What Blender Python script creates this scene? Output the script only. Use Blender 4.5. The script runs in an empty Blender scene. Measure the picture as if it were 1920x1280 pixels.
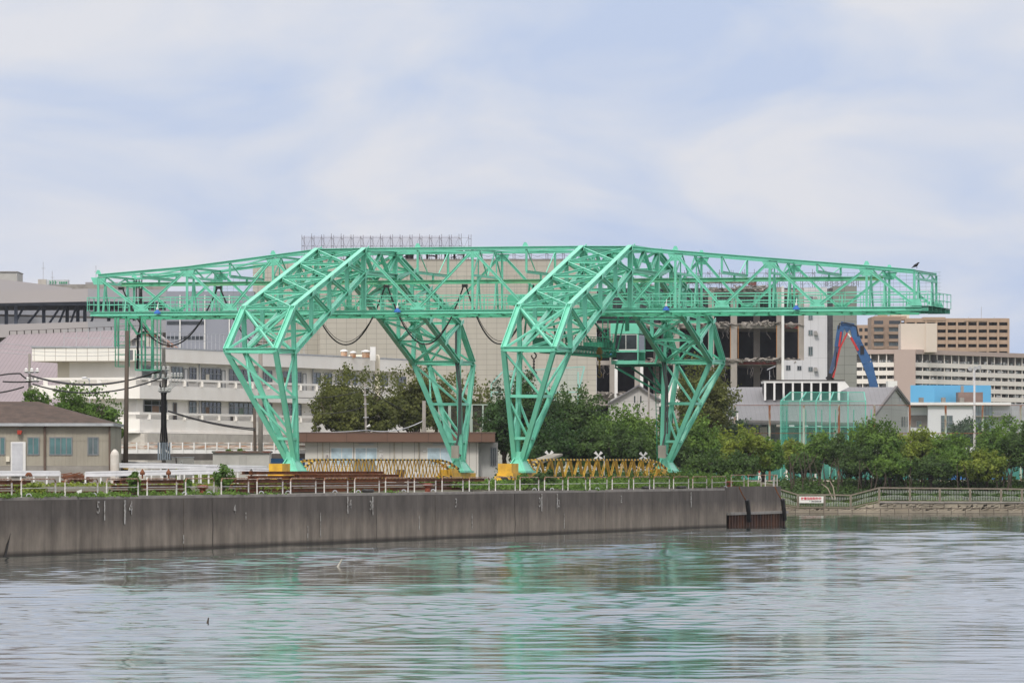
import bpy, math, random
import numpy as np
from mathutils import Vector, Matrix, Quaternion
R = random.Random(7)
S = bpy.context.scene
COL = S.collection

# ------------------------------------------------------------ camera
F = 11520.0; HZ = 883.0; CZ = 4.75                    # long lens; horizon row; eye height above the water
cam = bpy.data.objects.new('camera', bpy.data.cameras.new('camera')); COL.objects.link(cam)
cam.location = (0, 0, CZ); cam.rotation_euler = (math.pi/2, 0, 0)
cam.data.sensor_width = 36; cam.data.lens = 216; cam.data.shift_y = (HZ-640)/1920
cam.data.clip_start = 1; cam.data.clip_end = 30000
S.camera = cam
# ------------------------------------------------------------ sky and sun
SUN_EL, SUN_AZ = math.radians(46), math.radians(-14)   # azimuth seen from the camera's back, to the left
W = bpy.data.worlds.new('World'); S.world = W; W.use_nodes = True
nt = W.node_tree; nt.nodes.clear()
def N(t, kind, **kw):
    n = t.nodes.new(kind)
    for k, v in kw.items():
        if k in n.inputs: n.inputs[k].default_value = v
        else: setattr(n, k, v)
    return n
sky = N(nt, 'ShaderNodeTexSky', sky_type='NISHITA', sun_disc=False, sun_elevation=SUN_EL, sun_rotation=math.radians(194))
sky.air_density = 1.0; sky.dust_density = 2.0
tc = N(nt, 'ShaderNodeTexCoord')
mp = N(nt, 'ShaderNodeMapping'); mp.inputs['Scale'].default_value = (21, 6, 52); mp.inputs['Location'].default_value = (5.1, 0.3, 2.35)
nt.links.new(tc.outputs['Generated'], mp.inputs['Vector'])
n1 = N(nt, 'ShaderNodeTexNoise', Scale=1.0, Detail=9.0, Roughness=0.5, Distortion=0.45)
nt.links.new(mp.outputs[0], n1.inputs['Vector'])
cr = N(nt, 'ShaderNodeValToRGB')
cr.color_ramp.elements[0].position = 0.36; cr.color_ramp.elements[0].color = (.49, .575, .765, 1)
cr.color_ramp.elements[1].position = 0.62; cr.color_ramp.elements[1].color = (.70, .71, .765, 1)
e = cr.color_ramp.elements.new(0.47); e.color = (.58, .635, .765, 1)
nt.links.new(n1.outputs['Fac'], cr.inputs[0])
sc = N(nt, 'ShaderNodeMix', data_type='RGBA', blend_type='MIX'); sc.inputs[0].default_value = 0.93
mulS = N(nt, 'ShaderNodeVectorMath', operation='SCALE'); mulS.inputs['Scale'].default_value = 0.09
nt.links.new(sky.outputs[0], mulS.inputs[0])
nt.links.new(mulS.outputs[0], sc.inputs[6]); nt.links.new(cr.outputs[0], sc.inputs[7])
sz_ = N(nt, 'ShaderNodeSeparateXYZ'); nt.links.new(tc.outputs['Generated'], sz_.inputs[0])
zr_ = N(nt, 'ShaderNodeMapRange'); zr_.inputs[1].default_value = .10; zr_.inputs[2].default_value = .8; zr_.inputs[3].default_value = 1.0; zr_.inputs[4].default_value = 2.0; nt.links.new(sz_.outputs['Z'], zr_.inputs[0])
up_ = N(nt, 'ShaderNodeVectorMath', operation='SCALE'); nt.links.new(sc.outputs[2], up_.inputs[0]); nt.links.new(zr_.outputs[0], up_.inputs['Scale'])   # overcast: brighter overhead
wm_ = N(nt, 'ShaderNodeMix', data_type='RGBA'); wm_.inputs[6].default_value = (1, 1, 1, 1); wm_.inputs[7].default_value = (1.12, 1.0, .86, 1)
zw_ = N(nt, 'ShaderNodeMapRange'); zw_.inputs[1].default_value = .08; zw_.inputs[2].default_value = .35; nt.links.new(sz_.outputs['Z'], zw_.inputs[0]); nt.links.new(zw_.outputs[0], wm_.inputs[0])
tn_ = N(nt, 'ShaderNodeVectorMath', operation='MULTIPLY'); nt.links.new(up_.outputs[0], tn_.inputs[0]); nt.links.new(wm_.outputs[2], tn_.inputs[1])
bg = N(nt, 'ShaderNodeBackground', Strength=1.0); out = N(nt, 'ShaderNodeOutputWorld')
nt.links.new(tn_.outputs[0], bg.inputs[0]); nt.links.new(bg.outputs[0], out.inputs[0])
sl = bpy.data.lights.new('sun', 'SUN'); sl.energy = 1.9; sl.angle = math.radians(12); sl.color = (1, .95, .87)
so = bpy.data.objects.new('sun', sl); COL.objects.link(so)
sd = Vector((math.sin(SUN_AZ)*math.cos(SUN_EL), -math.cos(SUN_AZ)*math.cos(SUN_EL), math.sin(SUN_EL)))
so.rotation_euler = sd.to_track_quat('Z', 'Y').to_euler(); so.location = (0, 0, 300)
S.view_settings.view_transform = 'Standard'; S.view_settings.look = 'None'; S.view_settings.gamma = 1
S.view_settings.exposure = 0.13
S.render.engine = 'CYCLES'

# ------------------------------------------------------------ frames
def at(px, py, Y): return Vector(((px-960)*Y/F, Y, CZ+(HZ-py)*Y/F))
def XX(px, Y): return (px-960)*Y/F
def ZZ(py, Y): return CZ+(HZ-py)*Y/F
TH = math.atan(.256); CO, SI = math.cos(TH), math.sin(TH); OX, OY = -2.05, 512.8
def G(u, v, z): return Vector((OX+u*CO+v*SI, OY-u*SI+v*CO, z))     # quay frame: u across the quay, v along it
def u_at(px, v):
    k = (px-960)/F
    return (k*(OY+v*CO)-OX-v*SI)/(CO+k*SI)
def v_at(px, u):
    k = (px-960)/F
    return (OX+u*CO-k*(OY-u*SI))/(k*CO-SI)
def z_at(py, u, v): return CZ+(HZ-py)*(OY-u*SI+v*CO)/F
QU = 17.4                                                            # quay face
# ------------------------------------------------------------ materials
MATS = {}
def mat(name, c1, c2=None, rough=.7, scale=1.0, metal=0, bump=0, squash=(1, 1, 1), lo=.35, hi=.65, spec=.3, detail=6, island=0, trans=0, bscale=None):
    if name in MATS: return MATS[name]
    m = bpy.data.materials.new(name); m.use_nodes = True; t = m.node_tree; b = t.nodes['Principled BSDF']
    c2 = c2 or tuple(x*.8 for x in c1)
    co = N(t, 'ShaderNodeTexCoord'); mm = N(t, 'ShaderNodeMapping'); mm.inputs['Scale'].default_value = squash
    t.links.new(co.outputs['Object'], mm.inputs[0])
    no = N(t, 'ShaderNodeTexNoise', Scale=scale, Detail=float(detail), Roughness=.6); t.links.new(mm.outputs[0], no.inputs['Vector'])
    r = N(t, 'ShaderNodeMapRange'); r.inputs[1].default_value = lo; r.inputs[2].default_value = hi; t.links.new(no.outputs['Fac'], r.inputs[0])
    mx = N(t, 'ShaderNodeMix', data_type='RGBA'); mx.inputs[6].default_value = (*c1, 1); mx.inputs[7].default_value = (*c2, 1)
    t.links.new(r.outputs[0], mx.inputs[0]); cout = mx.outputs[2]
    if island:
        ge = N(t, 'ShaderNodeNewGeometry'); hs = N(t, 'ShaderNodeHueSaturation')
        mr = N(t, 'ShaderNodeMapRange'); mr.inputs[3].default_value = 1-island; mr.inputs[4].default_value = 1+island
        t.links.new(ge.outputs['Random Per Island'], mr.inputs[0]); t.links.new(mr.outputs[0], hs.inputs['Value'])
        t.links.new(cout, hs.inputs['Color']); cout = hs.outputs[0]
    t.links.new(cout, b.inputs['Base Color'])
    b.inputs['Roughness'].default_value = rough; b.inputs['Metallic'].default_value = metal
    b.inputs['Specular IOR Level'].default_value = spec
    if bump:
        bu = N(t, 'ShaderNodeBump', Strength=bump, Distance=.05)
        nb = no
        if bscale:
            nb = N(t, 'ShaderNodeTexNoise', Scale=bscale, Detail=4.0); t.links.new(co.outputs['Object'], nb.inputs['Vector'])
        t.links.new(nb.outputs['Fac'], bu.inputs['Height']); t.links.new(bu.outputs[0], b.inputs['Normal'])
    if trans:
        tr = N(t, 'ShaderNodeBsdfTranslucent'); t.links.new(cout, tr.inputs[0]); ms = N(t, 'ShaderNodeMixShader'); ms.inputs[0].default_value = trans
        t.links.new(b.outputs[0], ms.inputs[1]); t.links.new(tr.outputs[0], ms.inputs[2]); t.links.new(ms.outputs[0], t.nodes['Material Output'].inputs[0])
    MATS[name] = m; return m
def tilemat(name, c1, c2, mortar, w, h, mort=.02, off=0, rough=.6, dirt=.25, axis='XZ', rot=0):
    m = bpy.data.materials.new(name); m.use_nodes = True; t = m.node_tree; b = t.nodes['Principled BSDF']
    co = N(t, 'ShaderNodeTexCoord'); se = N(t, 'ShaderNodeSeparateXYZ'); cb = N(t, 'ShaderNodeCombineXYZ')
    t.links.new(co.outputs['Object'], se.inputs[0]); t.links.new(se.outputs[axis[0]], cb.inputs[0]); t.links.new(se.outputs[axis[1]], cb.inputs[1])
    br = N(t, 'ShaderNodeTexBrick', offset=off, Scale=1.0); br.inputs['Brick Width'].default_value = w; br.inputs['Row Height'].default_value = h
    br.inputs['Mortar Size'].default_value = mort; br.inputs['Color1'].default_value = (*c1, 1); br.inputs['Color2'].default_value = (*c2, 1); br.inputs['Mortar'].default_value = (*mortar, 1)
    t.links.new(cb.outputs[0], br.inputs['Vector'])
    no = N(t, 'ShaderNodeTexNoise', Scale=.12, Detail=8.0, Roughness=.65); mm = N(t, 'ShaderNodeMapping'); mm.inputs['Scale'].default_value = (1, 1, .35)
    t.links.new(co.outputs['Object'], mm.inputs[0]); t.links.new(mm.outputs[0], no.inputs['Vector'])
    mr = N(t, 'ShaderNodeMapRange'); mr.inputs[1].default_value = .35; mr.inputs[2].default_value = .65; mr.inputs[3].default_value = 1-dirt; mr.inputs[4].default_value = 1.0
    t.links.new(no.outputs['Fac'], mr.inputs[0]); hs = N(t, 'ShaderNodeHueSaturation'); t.links.new(br.outputs[0], hs.inputs['Color']); t.links.new(mr.outputs[0], hs.inputs['Value'])
    t.links.new(hs.outputs[0], b.inputs['Base Color']); b.inputs['Roughness'].default_value = rough; b.inputs['Specular IOR Level'].default_value = .25
    MATS[name] = m; return m
def glassmat(name, c, rough=.12):
    return mat(name, c, tuple(x*1.6+.01 for x in c), rough=rough, scale=.8, spec=.6, detail=3)
GREEN = mat('crane_green_paint', (.195, .645, .475), (.165, .56, .40), rough=.38, scale=.9, spec=.45, bump=.03)
GREEN2 = mat('crane_green_dirty', (.125, .56, .37), (.17, .30, .17), rough=.5, scale=.5, squash=(.15, 1, 1), lo=.5, hi=.8)
GRUN = mat('runway_olive_green', (.13, .47, .29), (.22, .36, .17), rough=.5, scale=.6, squash=(.3, 1, 2), lo=.45, hi=.7)
DGRN = mat('walkway_dark_green', (.03, .26, .15), (.02, .16, .10), rough=.6)
YEL = mat('crane_yellow', (.74, .45, .04), (.48, .27, .04), rough=.5, scale=1.3, lo=.4, hi=.68)
BLK = mat('black_rubber', (.012, .012, .014), (.03, .03, .03), rough=.5)
DRK = mat('dark_void', (.012, .015, .025), (.03, .03, .035), rough=.8)
RUST = mat('rusty_steel', (.23, .085, .038), (.085, .040, .025), rough=.85, scale=1.1, squash=(1, 1, 1), bump=.3)
RUST2 = mat('rusty_steel_orange', (.30, .10, .03), (.13, .05, .02), rough=.85, scale=1.1, bump=.3)
WHP = mat('white_paint', (.78, .78, .77), (.66, .66, .64), rough=.6, scale=.4)
WSCH = mat('school_white_wall', (.90, .88, .83), (.82, .79, .73), rough=.75, scale=.25, squash=(1, 1, .4))
CREAM = mat('cream_wall', (.74, .69, .57), (.64, .59, .48), rough=.8, scale=.2)
GALV = mat('galvanised_steel', (.50, .52, .55), (.38, .39, .41), rough=.4, metal=.4, scale=2)
CONC = mat('concrete', (.34, .32, .29), (.24, .225, .205), rough=.85, scale=.7, bump=.2)
DCON = mat('dark_concrete', (.10, .09, .082), (.055, .05, .046), rough=.9, scale=.6, bump=.2)
POLE = mat('brown_pole', (.11, .085, .065), (.075, .06, .05), rough=.8, squash=(3, 3, .3))
GPOLE = mat('concrete_pole', (.27, .25, .22), (.20, .185, .17), rough=.8)
GLS = glassmat('window_glass', (.07, .095, .10)); DGL = glassmat('dark_window_glass', (.02, .025, .03))
BGL = glassmat('frosted_glass', (.33, .42, .47), .3)
FRM = mat('alu_frame', (.30, .31, .32), (.22, .23, .24), rough=.4, metal=.5)
LEAF = {}
for k, (a, b_) in {'dark': ((.030, .062, .016), (.060, .105, .024)), 'mid': ((.050, .105, .018), (.105, .175, .030)), 'olive': ((.058, .072, .018), (.100, .112, .026)),
                   'yellow': ((.085, .13, .018), (.17, .205, .03)), 'deep': ((.018, .045, .014), (.04, .085, .02)), 'brown': ((.060, .056, .018), (.10, .088, .026)), 'blue': ((.035, .06, .035), (.06, .095, .05))}.items():
    LEAF[k] = mat('leaves_'+k, tuple(x*1.35 for x in a), tuple(x*1.45 for x in b_), rough=.6, scale=.55, island=.35, trans=.4, spec=.25, lo=.38, hi=.62)
BARK = mat('bark', (.09, .07, .052), (.05, .04, .03), rough=.9, scale=3)
# ------------------------------------------------------------ mesh builder
ORG = {}
class MB:
    def __init__(s): s.v = []; s.f = []; s.mi = []
    def add(s, vs, fs, mi=0):
        n = len(s.v); s.v += [tuple(p) for p in vs]; s.f += [tuple(i+n for i in f) for f in fs]; s.mi += [mi]*len(fs); return s
    def box(s, x0, x1, y0, y1, z0, z1, mi=0):
        vs = [(x, y, z) for z in (z0, z1) for y in (y0, y1) for x in (x0, x1)]
        return s.add(vs, [(0, 2, 3, 1), (4, 5, 7, 6), (0, 1, 5, 4), (2, 6, 7, 3), (0, 4, 6, 2), (1, 3, 7, 5)], mi)
    def beam(s, p, q, w, h=None, up=(0, 0, 1), mi=0, w2=None, h2=None):
        h = h or w; p = Vector(p); q = Vector(q); d = (q-p)
        if d.length < 1e-6: return s
        d.normalize(); u = Vector(up)
        if abs(d.dot(u)) > .98: u = Vector((1, 0, 0)) if abs(d.x) < .9 else Vector((0, 1, 0))
        a = d.cross(u).normalized(); b = a.cross(d).normalized(); w2 = w if w2 is None else w2; h2 = h if h2 is None else h2
        vs = [p+a*i*w/2+b*j*h/2 for i, j in ((-1, -1), (1, -1), (1, 1), (-1, 1))]+[q+a*i*w2/2+b*j*h2/2 for i, j in ((-1, -1), (1, -1), (1, 1), (-1, 1))]
        return s.add(vs, [(0, 3, 2, 1), (4, 5, 6, 7), (0, 1, 5, 4), (1, 2, 6, 5), (2, 3, 7, 6), (3, 0, 4, 7)], mi)
    def hbeam(s, p, q, w, h, t=.05, up=(0, 0, 1), mi=0):
        p = Vector(p); q = Vector(q); d = (q-p).normalized(); u = Vector(up)
        if abs(d.dot(u)) > .98: u = Vector((1, 0, 0)) if abs(d.x) < .9 else Vector((0, 1, 0))
        a = d.cross(u).normalized(); b = a.cross(d).normalized(); w *= .80; h *= .80
        s.beam(p, q, t, h-2*t-.004, up=b, mi=mi); o = b*(h-t)/2
        s.beam(p+o, q+o, w, t, up=b, mi=mi); s.beam(p-o, q-o, w, t, up=b, mi=mi); return s
    def tube(s, pts, r, n=6, mi=0, closed=False, radii=None):
        pts = [Vector(p) for p in pts]; L = len(pts); base = len(s.v); up = None
        for i, p in enumerate(pts):
            d = (pts[min(i+1, L-1)]-pts[max(i-1, 0)])
            if closed: d = pts[(i+1) % L]-pts[i-1]
            d.normalize()
            if up is None: up = Vector((0, 0, 1)) if abs(d.z) < .9 else Vector((1, 0, 0))
            a = d.cross(up)
            if a.length < 1e-3: a = d.orthogonal()
            a.normalize(); b = a.cross(d).normalized(); up = b
            rr = radii[i] if radii else r
            for k in range(n):
                w = 2*math.pi*k/n; s.v.append(tuple(p+a*math.cos(w)*rr+b*math.sin(w)*rr))
        m = L if closed else L-1
        for i in range(m):
            for k in range(n):
                i2 = (i+1) % L; s.f.append((base+i*n+k, base+i*n+(k+1) % n, base+i2*n+(k+1) % n, base+i2*n+k)); s.mi.append(mi)
        if not closed:
            s.f.append(tuple(base+k for k in range(n))[::-1]); s.f.append(tuple(base+(L-1)*n+k for k in range(n))); s.mi += [mi, mi]
        return s
    def prism(s, poly, off, mi=0):
        """poly: list of 3D points; off: extrusion vector"""
        n = len(poly); off = Vector(off); vs = [Vector(p) for p in poly]; vs += [p+off for p in vs]
        return s.add(vs, [tuple(range(n))[::-1], tuple(range(n, 2*n))]+[(i, (i+1) % n, n+(i+1) % n, n+i) for i in range(n)], mi)
    def lathe(s, c, prof, n=12, mi=0):
        b = len(s.v); c = Vector(c)
        for r, z in prof:
            for k in range(n):
                a = 2*math.pi*k/n; s.v.append((c.x+r*math.cos(a), c.y+r*math.sin(a), c.z+z))
        for i in range(len(prof)-1):
            for k in range(n):
                s.f.append((b+i*n+k, b+i*n+(k+1) % n, b+(i+1)*n+(k+1) % n, b+(i+1)*n+k)); s.mi.append(mi)
        s.f.append(tuple(b+k for k in range(n))[::-1]); s.f.append(tuple(b+(len(prof)-1)*n+k for k in range(n))); s.mi += [mi, mi]
        return s
    def build(s, name, m, parent=None, smooth=False):
        me = bpy.data.meshes.new(name)
        if parent is not None: org = ORG[parent.name]
        else:
            a = np.array(s.v); lo = a.min(0); hi = a.max(0); org = Vector(((lo[0]+hi[0])/2, (lo[1]+hi[1])/2, lo[2]))
        vs = [(x-org[0], y-org[1], z-org[2]) for x, y, z in s.v]
        me.from_pydata(vs, [], s.f)
        for k in (m if isinstance(m, (list, tuple)) else [m]): me.materials.append(k)
        if isinstance(m, (list, tuple)): me.polygons.foreach_set('material_index', s.mi)
        if smooth: me.polygons.foreach_set('use_smooth', [True]*len(me.polygons))
        o = bpy.data.objects.new(name, me); COL.objects.link(o)
        if parent is not None: o.parent = parent
        else: o.location = org
        ORG[o.name] = org
        return o
def tag(o, label=None, cat=None, group=None, kind=None):
    if label: o['label'] = label; o['kind'] = 'thing'
    if cat: o['category'] = cat
    if group: o['group'] = group
    if kind: o['kind'] = kind
    return o
def thing(name, label, cat, loc, group=None, rot=None):
    o = bpy.data.objects.new(name, None); COL.objects.link(o); o.location = loc; o.empty_display_size = .5
    ORG[o.name] = Vector(loc) if rot is None else Vector((0, 0, 0))
    if rot is not None: o.rotation_euler = (0, 0, rot)
    return tag(o, label, cat, group)
def copytree(o, loc, label=None, rot=None, scale=None):
    r = o.copy(); COL.objects.link(r); r.location = loc; ORG[r.name] = Vector(loc)
    if rot is not None: r.rotation_euler = (0, 0, rot)
    if scale: r.scale = scale
    if label: r['label'] = label
    for ch in list(o.children):
        c = ch.copy(); COL.objects.link(c); c.parent = r
        for g in list(ch.children):
            d = g.copy(); COL.objects.link(d); d.parent = c
    return r
def L3(a, b, t): return Vector(a)*(1-t)+Vector(b)*t
def sag(p, q, d, n=12): return [L3(p, q, i/n)-Vector((0, 0, 4*d*(i/n)*(1-i/n))) for i in range(n+1)]
#@@SETTING
# ------------------------------------------------------------ water
def water():
    m = bpy.data.materials.new('canal_water'); m.use_nodes = True; t = m.node_tree; b = t.nodes['Principled BSDF']
    b.inputs['Base Color'].default_value = (.045, .06, .055, 1); b.inputs['Roughness'].default_value = .05; b.inputs['IOR'].default_value = 1.333
    co = N(t, 'ShaderNodeTexCoord'); mm = N(t, 'ShaderNodeMapping'); mm.inputs['Scale'].default_value = (1.6, 4.0, 1); t.links.new(co.outputs['Object'], mm.inputs[0])
    n = N(t, 'ShaderNodeTexNoise', Scale=1.0, Detail=3.0, Roughness=.6); t.links.new(mm.outputs[0], n.inputs['Vector'])
    bu = N(t, 'ShaderNodeBump', Strength=1.0, Distance=WFINE); t.links.new(n.outputs['Fac'], bu.inputs['Height']); t.links.new(bu.outputs[0], b.inputs['Normal'])
    # real waves: a sum of travelling wave trains, crests roughly across the view, with gust patches
    g = np.random.default_rng(4); nr, nc = 1500, 300
    Y = 125*np.exp(np.linspace(0, math.log(700/125), nr)); X = np.linspace(-1, 1, nc); yy = np.repeat(Y[:, None], nc, 1); xx = X[None, :]*(Y*.086+9)[:, None]
    def lf(fx, fy, k):
        q = np.zeros_like(xx)
        for i in range(k): a = g.uniform(.5, 1.5); q += np.sin(xx*fx*g.uniform(.5, 1.6)*g.choice([-1, 1])+yy*fy*g.uniform(.5, 1.6)+g.uniform(0, 6.28))*a
        return q/math.sqrt(k*.6)
    gust = 1/(1+np.exp(-2.2*lf(.05, .045, 7))); calm = 1/(1+np.exp(-2.0*lf(.035, .05, 7)))
    h = np.zeros_like(xx); dy = np.gradient(Y)[:, None]
    for i in range(90):
        lam = 10**g.uniform(math.log10(.6), math.log10(5)); k = 2*math.pi/lam; th = g.normal()*.95+.10
        if lam > 3: th = g.normal()*.55+.08
        s = (WS_LONG if lam > 2.2 else WS_SHORT)*g.uniform(.5, 1.4)/math.sqrt(45)*1.41
        fade = np.clip((lam/dy-3)/3, 0, 1)
        md = (.45+.9*calm) if lam > 2.2 else (.25+1.1*gust)
        ph = k*(xx*math.sin(th)+yy*math.cos(th))+g.uniform(0, 6.28); h += s/k*fade*md*(np.cos(ph)+.15*np.cos(2*ph))
    vs = np.stack([xx, yy, h], 2).reshape(-1, 3); idx = np.arange(nr*nc).reshape(nr, nc); q = np.stack([idx[:-1, :-1], idx[:-1, 1:], idx[1:, 1:], idx[1:, :-1]], 2).reshape(-1, 4)
    o4 = np.array([(-900, -60, -.2), (900, -60, -.2), (900, 760, -.2), (-900, 760, -.2)]); nv = len(vs); vs = np.concatenate([vs, o4]); q = np.concatenate([q, [[nv, nv+1, nv+2, nv+3]]])
    me = bpy.data.meshes.new('water'); me.vertices.add(len(vs)); me.vertices.foreach_set('co', vs.ravel().astype(np.float32)); me.loops.add(4*len(q)); me.loops.foreach_set('vertex_index', q.ravel().astype(np.int32))
    me.polygons.add(len(q)); me.polygons.foreach_set('loop_start', np.arange(0, 4*len(q), 4, dtype=np.int32)); me.polygons.foreach_set('loop_total', np.full(len(q), 4, dtype=np.int32)); me.polygons.foreach_set('use_smooth', np.ones(len(q), bool))
    me.update(calc_edges=True); me.materials.append(m); o = bpy.data.objects.new('water', me); COL.objects.link(o); o['kind'] = 'structure'
WS_LONG, WS_SHORT, WFINE = .024, .046, .0025
water()
# ------------------------------------------------------------ land
GY = mat('yard_ground', (.13, .115, .09), (.075, .08, .045), rough=.95, scale=.35, bump=.2)
ZG = 3.62
def land():
    b = MB()
    # yard strip in quay frame, stepping up from the coping to rail level
    us = [QU-.5, QU-2.2, QU-5, QU-7.2, -60]; zs = [3.12, 3.2, 3.5, 3.74, 3.78]
    vs = [-330, -178, -90, -40, 0, 37.2]
    for i in range(4):
        for j in range(5):
            b.add([G(us[i], vs[j], zs[i]), G(us[i], vs[j+1], zs[i]), G(us[i+1], vs[j+1], zs[i+1]), G(us[i+1], vs[j], zs[i+1])], [(0, 1, 2, 3)])
    tag(b.build('yard_ground', GY), kind='structure')
    b = MB(); c = G(QU-.6, 37.2, 0); e = G(-59.9, 37.2, 0)
    b.prism([(c.x, c.y, -3), (27.5, 696, -3), (27.5, 20000, -3), (-9000, 20000, -3), (-9000, 300, -3), (-200, 300, -3), (e.x, e.y, -3)], (0, 0, 3+ZG))
    e2 = G(-59.9, -330, 0)
    b.prism([(e.x, e.y-.1, -3), (-200, 299, -3), (-900, 299, -3), (-900, 120, -3), (e2.x, e2.y, -3)], (0, 0, 3+ZG-.02))
    SG = mat('ground_earth', (.17, .15, .11), (.10, .11, .06), rough=.95, scale=.1)
    tag(b.build('ground', SG), kind='structure')
    # park side: bank rising from the water wall, then the playing field out to the horizon
    b = MB(); xs = [27.6, 33, 41, 46, 62, 9000]
    ys = [694.6, 700, 714, 20000]
    def zz(x, k):
        low = 1.30 if x > 42 or x < 31 else .62
        return (low, 1.9 if x > 42 else 1.5, 3.55, 3.56)[k]
    for i in range(len(xs)-1):
        for k in range(3):
            b.add([(xs[i], ys[k], zz(xs[i], k)), (xs[i+1], ys[k], zz(xs[i+1], k)), (xs[i+1], ys[k+1], zz(xs[i+1], k+1)), (xs[i], ys[k+1], zz(xs[i], k+1))], [(0, 1, 2, 3)])
    BK = mat('park_bank_ground', (.10, .12, .045), (.06, .085, .03), rough=.95, scale=.5, bump=.2)
    SAND = mat('playing_field_sand', (.52, .45, .33), (.43, .37, .27), rough=.95, scale=.1)
    for i in range(len(xs)-1): b.add([(xs[i], ys[0], -1), (xs[i+1], ys[0], -1), (xs[i+1], ys[0], zz(xs[i+1], 0)), (xs[i], ys[0], zz(xs[i], 0))], [(0, 1, 2, 3)])
    tag(b.build('park_bank', BK), kind='structure')
    b = MB(); b.add([(28, 716, 3.57), (160, 716, 3.57), (160, 782, 3.57), (28, 782, 3.57)], [(0, 1, 2, 3)])
    tag(b.build('playing_field', SAND), kind='structure')
land()
# ------------------------------------------------------------ quay wall
def wallmat():
    m = bpy.data.materials.new('quay_concrete'); m.use_nodes = True; t = m.node_tree; b = t.nodes['Principled BSDF']
    co = N(t, 'ShaderNodeTexCoord')
    def no(sc3, s, d=8, dist=0):
        mm = N(t, 'ShaderNodeMapping'); mm.inputs['Scale'].default_value = sc3; t.links.new(co.outputs['Object'], mm.inputs[0])
        n = N(t, 'ShaderNodeTexNoise', Scale=s, Detail=float(d), Roughness=.65, Distortion=dist); t.links.new(mm.outputs[0], n.inputs['Vector']); return n.outputs['Fac']
    se = N(t, 'ShaderNodeSeparateXYZ'); t.links.new(co.outputs['Object'], se.inputs[0])
    def mr(x, a, b_, c, d):
        n = N(t, 'ShaderNodeMapRange'); n.inputs[1].default_value = a; n.inputs[2].default_value = b_; n.inputs[3].default_value = c; n.inputs[4].default_value = d; t.links.new(x, n.inputs[0]); return n.outputs[0]
    def mt(op, a, c):
        n = N(t, 'ShaderNodeMath', operation=op)
        for i, x in enumerate((a, c)):
            if isinstance(x, (int, float)): n.inputs[i].default_value = x
            else: t.links.new(x, n.inputs[i])
        return n.outputs[0]
    zz = mt('ADD', se.outputs['Z'], mt('MULTIPLY', mt('SUBTRACT', no((.8, .8, .8), .8), .5), 1.6))
    zf = mr(zz, .9, 2.2, 0, 1)
    mx = N(t, 'ShaderNodeMix', data_type='RGBA'); mx.inputs[6].default_value = (.275, .235, .19, 1); mx.inputs[7].default_value = (.14, .122, .106, 1); t.links.new(zf, mx.inputs[0])
    st = mr(no((1, 1, .03), .9), .35, .68, .84, 1.10)
    bl = mr(no((1, 1, .55), .45, 12, .1), .32, .68, .68, 1.28)
    v = mt('MULTIPLY', st, bl)
    wet = mr(se.outputs['Z'], .10, .34, .25, 1.0); v = mt('MULTIPLY', v, wet)
    hs = N(t, 'ShaderNodeHueSaturation'); t.links.new(mx.outputs[2], hs.inputs['Color']); t.links.new(v, hs.inputs['Value'])
    # pale lime streaks
    ls = mt('MULTIPLY', mr(no((1, 1, .02), 3.2, 4), .66, .72, 0, 1), mr(no((1, 1, 1), .35, 3), .5, .62, 0, .8))
    m2 = N(t, 'ShaderNodeMix', data_type='RGBA'); t.links.new(ls, m2.inputs[0]); t.links.new(hs.outputs[0], m2.inputs[6]); m2.inputs[7].default_value = (.36, .33, .29, 1)
    t.links.new(m2.outputs[2], b.inputs['Base Color']); b.inputs['Roughness'].default_value = .85; b.inputs['Specular IOR Level'].default_value = .25
    bu = N(t, 'ShaderNodeBump', Strength=.4, Distance=.04); t.links.new(no((1, 1, .4), 3), bu.inputs['Height']); t.links.new(bu.outputs[0], b.inputs['Normal'])
    return m
WM = wallmat()
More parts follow.
